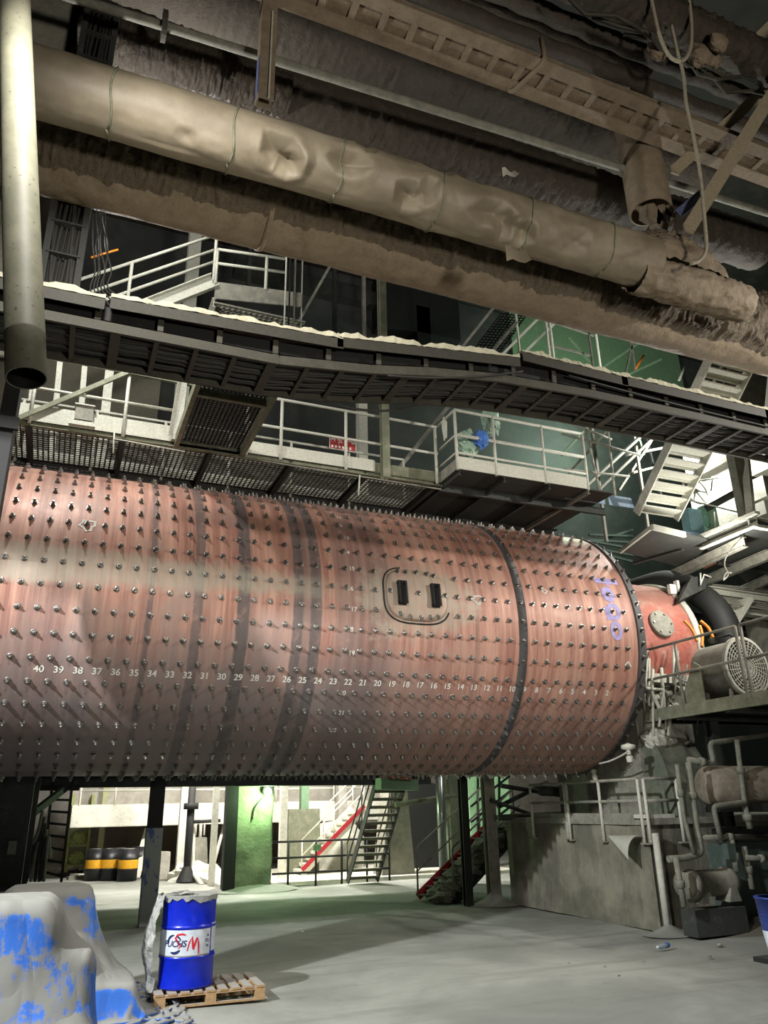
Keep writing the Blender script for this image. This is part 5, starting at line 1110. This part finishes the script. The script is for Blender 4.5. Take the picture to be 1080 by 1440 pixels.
q = P(422, 1205, Y=25.2); one('machine_block', 'olive grey machine block behind the railing', 'block', MB().box((q.x, 25.2, .95), (1.0, .8, 1.9)), mOliv)
q = P(470, 1205, Y=26.5); one('white_machine', 'rounded white machine casing behind the far stair', 'machine', MB().lathe([(1.0, 0), (1.0, 1.0), (.7, 1.4), (0, 1.5)], (q.x, 26.5, 0), (0, 0, 1), 24), mHW)
q = P(558, 1228, Y=22.6); one('buttress', 'pale tapered concrete buttress right of the ship ladder', 'buttress', MB().prism([(q.x-.55, 22.4, 0), (q.x+.5, 22.4, 0), (q.x+.3, 22.4, 2.6), (q.x-.25, 22.4, 2.6)], (0, .7, 0)), mConc)
q = P(370, 1100, Y=24)
one('wall_ladder', 'small dark ladder on the white machine', 'ladder', MB().bar(P(437, 1150, Y=25.4), P(437, 1190, Y=25.4), .04, .04).bar(P(449, 1150, Y=25.4), P(449, 1190, Y=25.4), .04, .04).bar(P(437, 1156, Y=25.4), P(449, 1156, Y=25.4), .04, .04).bar(P(437, 1166, Y=25.4), P(449, 1166, Y=25.4), .04, .04).bar(P(437, 1176, Y=25.4), P(449, 1176, Y=25.4), .04, .04), mDark)
# green box beam, silver pipe, black panel added for the darkness beyond
q0, q1 = P(532, 1102, Y=18.6), P(584, 1104, Y=18.6)
bb = T('box_beam', 'green beam with a rusty top under the drum', 'beam', q0)
part(bb, 'beam', MB().bar(q0, q1, .4, .26), mGreen); part(bb, 'rust_top', MB().bar(q0+Vector((.2, -.02, .16)), q1+Vector((-.2, -.02, .16)), .42, .1), plain('rust_orange', (150, 92, 62)))
q = P(622, 1180, Y=19); one('silver_pipe', 'shiny silver upright pipe behind the red stair', 'pipe', MB().tube([(q.x, 19, 0), (q.x, 19, 3.4)], .11, 18), plain('silver_metal', (190, 194, 190), .3, .8))
q = P(642, 1180, Y=19.8); one('mossy_column', 'greenish concrete column beside the silver pipe', 'column', MB().box((q.x, 19.8, 1.5), (.55, .5, 3)), mGP)
q = P(592, 1190, Y=24.2); one('shade_panel', 'black panel standing in for the shade between the buttress and the silver pipe', 'panel', MB().box((q.x+.3, 24.4, 1.3), (2.6, .1, 2.6)), mBlack)
one('level_pipe', 'dull green level pipe crossing the black shade panel', 'pipe', MB().tube([P(556, 1132, Y=19.6), P(655, 1116, Y=19.6)], .07, 10), mOliv)
lw = T('window_lattice', 'bright green-lit lattice window behind the columns', 'window', P(690, 1140, Y=20.2))
w0, w1 = P(664, 1178, Y=20.3), P(716, 1092, Y=20.3)
pane = plain('green_lit_pane', (170, 220, 160), .5, 0, (.5, .85, .45, 1), .3)
part(lw, 'pane', MB().box(((w0.x+w1.x)/2, 20.38, (w0.z+w1.z)/2), (w1.x-w0.x, .02, abs(w1.z-w0.z))), pane)
for k in range(5):
    a_, b_ = P(660+k*9, 1178-k*2, Y=20.25), P(716, 1128+k*14, Y=20.25)
    a_, b_ = P(662, 1134+k*22, Y=20.25), P(718, 1090+k*22, Y=20.25); part(lw, 'glazing_bar', MB().bar(a_, b_, .05, .07, (0, 1, 0)), mBlack)
for px in (672, 702): part(lw, 'mullion', MB().bar(P(px, 1180, Y=20.25), P(px, 1090, Y=20.25), .05, .06, (0, 1, 0)), mBlack)
# dark pipes in the gap over the foundation
for k, (a_, b_, Y, r) in enumerate((((700, 1150), (830, 1143), 15, .06), ((705, 1105), (800, 1120), 15.5, .05), ((700, 1135), (770, 1100), 15.8, .05), ((760, 1112), (900, 1118), 14.5, .1), ((690, 1125), (760, 1150), 15.2, .04))):
    one('dark_pipe', ('lowest', 'upper', 'rising', 'thickest', 'falling')[k]+' dark pipe in the shadow behind the foundation railings', 'pipe', MB().tube([P(*a_, Y=Y), P(*b_, Y=Y)], r, 8), mDark, group='dark pipes behind the foundation')

# ================================================================== FOREGROUND
# barrel on its pallet
bq = P(262, 1388, Z=.14); BX, BY = bq.x, bq.y+.1
mBB = plain('glossy_blue_drum', (16, 40, 190), .3); mLab = plain('white_label', (214, 222, 230), .45)
R0, BH = .29, .88
br = T('blue_barrel', 'blue steel barrel with white printed label standing on a pallet', 'barrel', (BX, BY, .14))
zb0 = .14
part(br, 'body', MB().lathe([(0, 0), (R0-.01, 0), (R0+.006, .012), (R0, .03), (R0, .27), (R0+.006, .285), (R0+.012, .295), (R0+.006, .305), (R0, .32), (R0, .56), (R0+.006, .575), (R0+.012, .585), (R0+.006, .595), (R0, .61), (R0, .85), (R0+.008, .868), (R0, .88), (R0-.015, .86), (0, .86)], (BX, BY, zb0), n=48), mBB)
to_cam = math.atan2(-BY, -BX); TILT = -.02
def on_bar(du, z, r=.004):
    a = to_cam+du/R0; return Vector((BX+(R0+r)*math.cos(a), BY+(R0+r)*math.sin(a), zb0+z))
lab = part(br, 'label', MB().grid(lambda u, v: on_bar(-.45+.72*u, .315+.25*v, .0035+.003*math.sin(PI*min(1, max(0, v)))), 24, 4), mLab, 'white printed label')
for c_, d_ in ((.31, .57),): part(lab, 'label_edge', MB().grid(lambda u, v: on_bar(-.45+.72*u, .312+.012*v, .006), 24, 2), mSteel)
part(br, 'label', MB().grid(lambda u, v: on_bar(.29+.2*u, .34+.27*v, .0045), 12, 3), mLab, 'second label round the side')
def print_on(par, nm, v, f, u0, z0, mat, r=.008):
    part(par, nm, MB().add([on_bar(u0+x, z0+y, r) for x, y, _ in v], f), mat)
mNavy, mScr = plain('navy_print', (22, 34, 84), .6), plain('red_marker', (214, 34, 50), .6)
v, f = text_mesh('FUCHS', .085, .25, .95); print_on(lab, 'brand_lettering', v, f, -.14, .435, mNavy)
def ribbon(pts, w_): 
    m = MB(); n_ = len(pts); vs = []
    for i, (x, y) in enumerate(pts):
        a_, b_ = pts[max(0, i-1)], pts[min(n_-1, i+1)]; d = Vector((b_[0]-a_[0], b_[1]-a_[1])); d.normalize(); ww = w_*(.35+.65*math.sin(PI*(i+.5)/n_))
        vs += [on_bar(x-d.y*ww, y+d.x*ww, .0075), on_bar(x+d.y*ww, y-d.x*ww, .0075)]
    return m.add(vs, [(2*i, 2*i+1, 2*i+3, 2*i+2) for i in range(n_-1)])
def arc2(cx, cy, r, a0, a1, n=12): return [(cx+r*math.cos(math.radians(a0+(a1-a0)*k/n)), cy+r*math.sin(math.radians(a0+(a1-a0)*k/n))) for k in range(n+1)]
part(lab, 'logo_swoosh', ribbon(arc2(-.14, .435, .085, 95, 175), .012), mNavy); part(lab, 'logo_swoosh', ribbon(arc2(-.14, .435, .085, 245, 320), .014), mNavy)
part(lab, 'logo_swoosh', ribbon(arc2(-.135, .44, .07, 20, 80), .008), mNavy)
part(lab, 'marker_stroke', ribbon([(-.02, .52), (-.06, .53), (-.11, .52), (-.13, .49), (-.1, .45), (-.07, .42), (-.09, .39)], .012), mScr)
part(lab, 'marker_stroke', ribbon([(.0, .37), (.02, .45), (.045, .5), (.055, .43), (.06, .38), (.1, .49), (.115, .44), (.12, .36), (.12, .33)], .012), mScr)
v, f = text_mesh('FU', .05); print_on(lab, 'side_lettering', v, f, .225, .45, mNavy); v, f = text_mesh('A', .04); print_on(lab, 'side_lettering', v, f, .23, .5, mNavy); v, f = text_mesh("'N", .04); print_on(lab, 'side_lettering', v, f, .225, .4, mNavy)
# plastic film on the barrel top hanging down its left side
mFilm = dusty('dusty_plastic_film', (158, 160, 154), (150, 148, 140), amt=.4, rough=.35)
ft = T('barrel_film', 'dusty plastic film draped over the barrel top and down its left side', 'plastic film', (BX-.3, BY, .2))
def capf(u, v):
    a = 2*PI*v; r = (R0+.012+.008*fbm((math.cos(a)*4, math.sin(a)*4, 5)))*min(1, u*1.25); dz = 0 if u < .8 else -(u-.8)*.3*max(.1, .6+1.2*fbm((math.cos(a)*3, math.sin(a)*3, 1)))
    return Vector((BX+r*math.cos(a), BY+r*math.sin(a), zb0+.892+.012*fbm((math.cos(a)*u*6, math.sin(a)*u*6, 2))+dz))
part(ft, 'top_film', MB().grid(capf, 16, 60, False, True), mFilm)
la_ = to_cam-1.45
def tailf(u, v):
    w_ = .16-.02*u+.05*math.sin(u*3); z = zb0+.9-.92*u; o_ = .03+.14*math.sin(min(1, u*1.2)*PI*.8)+.03*fbm((u*6, v*5, 1)); a = la_+(v-.5)*w_*6.5*(1-.25*u)
    r = R0+o_+.02*math.sin(v*14+u*3); return Vector((BX+r*math.cos(a), BY+r*math.sin(a), max(.1, z+.02*fbm((v*7, u*4, 0)))))
part(ft, 'hanging_film', MB().grid(tailf, 34, 22, False), mFilm)
part(ft, 'film_knot', crumple((BX-.1, BY-.1, zb0+.91), (.13, .05, .03), 8, 10, 14, .6), mFilm)
# pallet
px0, py0 = P(222, 1408, Z=.0).x, P(290, 1412, Z=0).y
pal = T('wooden_pallet', 'weathered wooden pallet under the blue barrel', 'pallet', (BX+.3, BY, 0))
PA = Vector((BX-.36, BY-.34, 0)); ex = Vector((1, -.03, 0)).normalized(); ey = Vector((.03, 1, 0)).normalized(); PL, PW = 1.16, .78
def pb(u, v, z, du, dv, dz):
    c = PA+ex*u+ey*v; return MB().box((c.x, c.y, z), (du, dv, dz), -.03)
for k in range(9): part(pal, 'deck_board', pb(.05+k*(PL-.1)/8, PW/2, .128, .088, PW, .02), mWood)
for v in (.05, PW/2, PW-.05): part(pal, 'stringer_board', pb(PL/2, v, .108, PL, .09, .02), mWood); part(pal, 'bottom_board', pb(PL/2, v, .011, PL, .09, .02), mWood)
for u in (.06, PL/2, PL-.06):
    for v in (.05, PW/2, PW-.05): part(pal, 'block', pb(u, v, .06, .11, .09, .078), mWood)
# bottle
q = P(934, 1330, Z=.035); bt = T('plastic_bottle', 'clear crumpled plastic water bottle with blue label lying on the floor', 'bottle', q)
axb = (P(915, 1334, Z=.035)-q).normalized(); n = N('clear_plastic'); n.b.inputs['Transmission Weight'].default_value = .7; mClr = n.out(srgb(205, 220, 226), .15)
part(bt, 'bottle_body', MB().lathe([(0, -.1), (.032, -.1), (.034, -.07), (.03, -.03), (.034, .02), (.03, .06), (.033, .09), (.015, .13), (.014, .15)], q, axb, 16), mClr)
part(bt, 'bottle_label', MB().lathe([(.0345, -.085), (.035, -.03)], q, axb, 16), plain('bottle_label_blue', (60, 100, 180), .4)); part(bt, 'cap', MB().lathe([(.016, .148), (.016, .17), (0, .17)], q, axb, 12), mLab)
for k, (px, py, s) in enumerate(((850, 1358, .02), (905, 1352, .018), (800, 1354, .016), (425, 1310, .03), (998, 1345, .03), (1012, 1329, .045), (870, 1371, .018))):
    q = P(px, py, Z=.012); one('floor_pebble', ('pebble on the open floor left of the bottle', 'pebble just before the bottle', 'lone pebble in the middle of the bright floor', 'white scrap on the floor below the green pillar', 'chip at the dust bank foot', 'pale flake on the dust bank', 'pebble below the bottle')[k], 'pebble', crumple(q, (s, s*.8, s*.5), k, 8, 10), mConc if k != 3 else mLab, group='bits on the floor')
# ---- tarpaulins: a small cloth solver drapes a sheet over hidden crates
def drape(x0, x1, y0, y1, n_, boxes, steps=260, seed=1, zs=1.5, pull=None):
    nx = int((x1-x0)/n_)+1; ny = int((y1-y0)/n_)+1; r = np.random.default_rng(seed)
    X, Yg = np.meshgrid(np.linspace(x0, x1, nx), np.linspace(y0, y1, ny), indexing='ij')
    p = np.stack([X, Yg, zs+.03*np.sin(X*7+Yg*4+seed)+.03*np.sin(Yg*9-X*5+seed*2)+r.normal(0, .006, X.shape)], -1); v = np.zeros_like(p)
    cons = []
    for (di, dj) in ((1, 0), (0, 1), (1, 1), (1, -1), (2, 0), (0, 2)):
        for par in (0, 1):
            i0 = np.arange(0, nx-di); j0 = np.arange(max(0, -dj), ny-max(0, dj)); I, J = np.meshgrid(i0, j0, indexing='ij')
            msk = ((I//max(1, di) if di else J//max(1, dj)) % 2) == par; I, J = I[msk], J[msk]
            if len(I): cons.append((I, J, I+di, J+dj, n_*1.045*math.hypot(di, dj), 1.0 if abs(di)+abs(dj) == 1 else (.22 if di == 1 else .012)))
    h = .02
    for s in range(steps):
        v[..., 2] -= 9.8*h; v *= .985
        if s < steps*.7: v[..., 0] += .35*np.sin(Yg*13+X*6+s*.05+seed); v[..., 1] += .35*np.sin(X*15-Yg*5+s*.07)
        q = p+v*h
        for it in range(4):
            for I, J, I2, J2, L0, k in cons:
                d = q[I2, J2]-q[I, J]; l = np.linalg.norm(d, axis=-1, keepdims=True)+1e-9; c = d*(.5*k*(1-L0/l)); q[I, J] += c; q[I2, J2] -= c
            for (bx0, bx1, by0, by1, bz) in boxes:
                m_ = .02; ins = (q[..., 0] > bx0-m_) & (q[..., 0] < bx1+m_) & (q[..., 1] > by0-m_) & (q[..., 1] < by1+m_) & (q[..., 2] < bz+m_)
                if ins.any():
                    w_ = q[ins]; D = np.stack([w_[:, 0]-bx0+m_, bx1+m_-w_[:, 0], w_[:, 1]-by0+m_, by1+m_-w_[:, 1], bz+m_-w_[:, 2]], -1); a_ = D.argmin(-1); dd = D.min(-1)
                    w_[a_ == 0, 0] -= dd[a_ == 0]; w_[a_ == 1, 0] += dd[a_ == 1]; w_[a_ == 2, 1] -= dd[a_ == 2]; w_[a_ == 3, 1] += dd[a_ == 3]; w_[a_ == 4, 2] += dd[a_ == 4]
                    q[ins] = w_; p[ins] = p[ins]*.7+q[ins]*.3
            low = q[..., 2] < .012; q[..., 2] = np.maximum(q[..., 2], .012); p[low, :2] += .6*(q[low, :2]-p[low, :2])
        v = np.clip((q-p)/h, -4, 4); p = q
    vs = p.reshape(-1, 3).tolist(); fs = [(i*ny+j, (i+1)*ny+j, (i+1)*ny+j+1, i*ny+j+1) for i in range(nx-1) for j in range(ny-1)]
    return MB().add(vs, fs, True)
n = N('blue_tarpaulin_under_dust'); p = n.pos(); nz = n._sep(n.nrm())[2]; a = n.noise(p, 3.2, 6, .7, .6); b = n.noise(n.vmul(p, (14, 14, 2.5)), 1, 5, .7)
f_ = n.step(n.math('ADD', n.math('MULTIPLY_ADD', nz, .75, -.13), n.math('ADD', n.math('MULTIPLY', n.math('SUBTRACT', a, .5), 1.5), n.math('MULTIPLY', n.math('SUBTRACT', b, .5), .9))), -.02, .2)
c = n.mix(f_, srgb(66, 120, 214), srgb(138, 138, 131)); wv = n.noise(n.vmul(p, (1, 1, .45)), 4, 1, .3, .25); n.bump(n.math('ADD', n.math('ABSOLUTE', n.math('SUBTRACT', wv, .5)), n.math('MULTIPLY', a, .08)), .6, .08)
mTarp = n.out(c, n.math('ADD', .35, n.math('MULTIPLY', f_, .5)))
def tarp(label, *args, **kw):
    mb = drape(*args, **kw); o = one('tarpaulin', label, 'tarpaulin', mb, mTarp, group='blue tarpaulins'); md = o.modifiers.new('smooth', 'SUBSURF'); md.levels = 1; md.render_levels = 1
    md = o.modifiers.new('thick', 'SOLIDIFY'); md.thickness = .004; return o
tarp('dusty blue tarpaulin over stacked goods in the near left corner', -1.7, 1.25, 5.5, 8.5, .04, [(-1.4, .22, 7.05, 7.9, 1.27), (.1, .5, 7.05, 7.6, .9), (-.4, .55, 6.75, 7.3, .4)], seed=2, zs=1.6)
tarp('dusty blue tarpaulin heaped beside the barrel', -.8, 2.1, 7.95, 11.4, .042, [(-.3, .6, 9.45, 10.4, 1.16), (.5, 1.05, 9.0, 9.9, .32), (.15, .5, 8.95, 9.3, .7)], seed=5, zs=1.5)
tarp('far dusty tarpaulin with a blue edge under the drum at the left', -1.8, .9, 12.6, 14.8, .06, [(-1.5, .35, 13, 14.4, .78)], seed=9)
one('white_block', 'pale dust-covered block poking up at the bottom edge', 'block', crumple(P(47, 1444, Z=.2), (.2, .14, .12), 6, 14, 18, .2), mLab)
bkq = P(0, 1390, Z=.45)
wbk = T('wire_basket', 'dark ribbed basket cut off by the left edge', 'basket', (bkq.x-.12, bkq.y, 0))
for k in range(9): part(wbk, 'hoop', MB().tube(arc((bkq.x-.14, bkq.y, .12+k*.06), .16+.004*k, 0, 2*PI*23/24, 23, (1, 0, 0), (0, 1, 0)), .012, 6, closed=True), mBlack if k != 8 else mSteel)
part(wbk, 'liner', MB().lathe([(.0, .0), (.14, .0), (.165, .62)], (bkq.x-.14, bkq.y, 0), (0, 0, 1), 20), mBlack)
# blue tub and trolley at the right edge
tq = P(1072, 1265, Y=7.3)
tb = T('blue_tub', 'blue and white tub cut off by the right edge', 'tub', (tq.x+.25, 7.3, tq.z-.62))
ctb = Vector((tq.x+.22, 7.3, tq.z-.6))
part(tb, 'tub_body', MB().lathe([(0, 0), (.17, 0), (.21, .3), (.235, .6), (.245, .6), (.245, .62), (.2, .62)], ctb, n=28), plain('tub_blue', (40, 60, 130), .35))
part(tb, 'white_band', MB().lathe([(.172, .0), (.206, .24), (.209, .28)], ctb, n=28), mLab)
for h in (.36, .4, .44): part(tb, 'rib', MB().lathe([(.215, h), (.225, h+.008), (.217, h+.016)], ctb, n=28), plain('tub_blue', (40, 60, 130)))
tl = T('hand_trolley', 'dark trolley with a tyre at the right edge below the blue tub', 'trolley', (tq.x+.3, 7.3, 0))
part(tl, 'platform', MB().box((ctb.x+.15, 7.3, ctb.z-.03), (.7, .6, .05)), mBlack)
wc = Vector((ctb.x+.1, 7.05, .2)); part(tl, 'tyre', MB().tube(arc(wc, .16, 0, 2*PI*23/24, 23, (.5, -.85, 0), (0, 0, 1)), .055, 10, closed=True), mBlack); part(tl, 'wheel_hub', MB().lathe([(0, -.04), (.11, -.03), (.11, .03), (0, .04)], wc, (.85, .5, 0), 14), mSteel)
part(tl, 'tyre', MB().tube(arc(wc+Vector((.5, .3, 0)), .16, 0, 2*PI*23/24, 23, (.5, -.85, 0), (0, 0, 1)), .055, 10, closed=True), mBlack)
part(tl, 'frame', MB().tube([ctb+Vector((-.1, -.2, -.05)), wc+Vector((-.05, -.05, .1))], .025, 8).tube([ctb+Vector((.4, .2, -.05)), wc+Vector((.5, .3, 0))], .025, 8).tube([ctb+Vector((.1, .2, -.05)), wc+Vector((.1, .15, 0))], .025, 8), mDark)
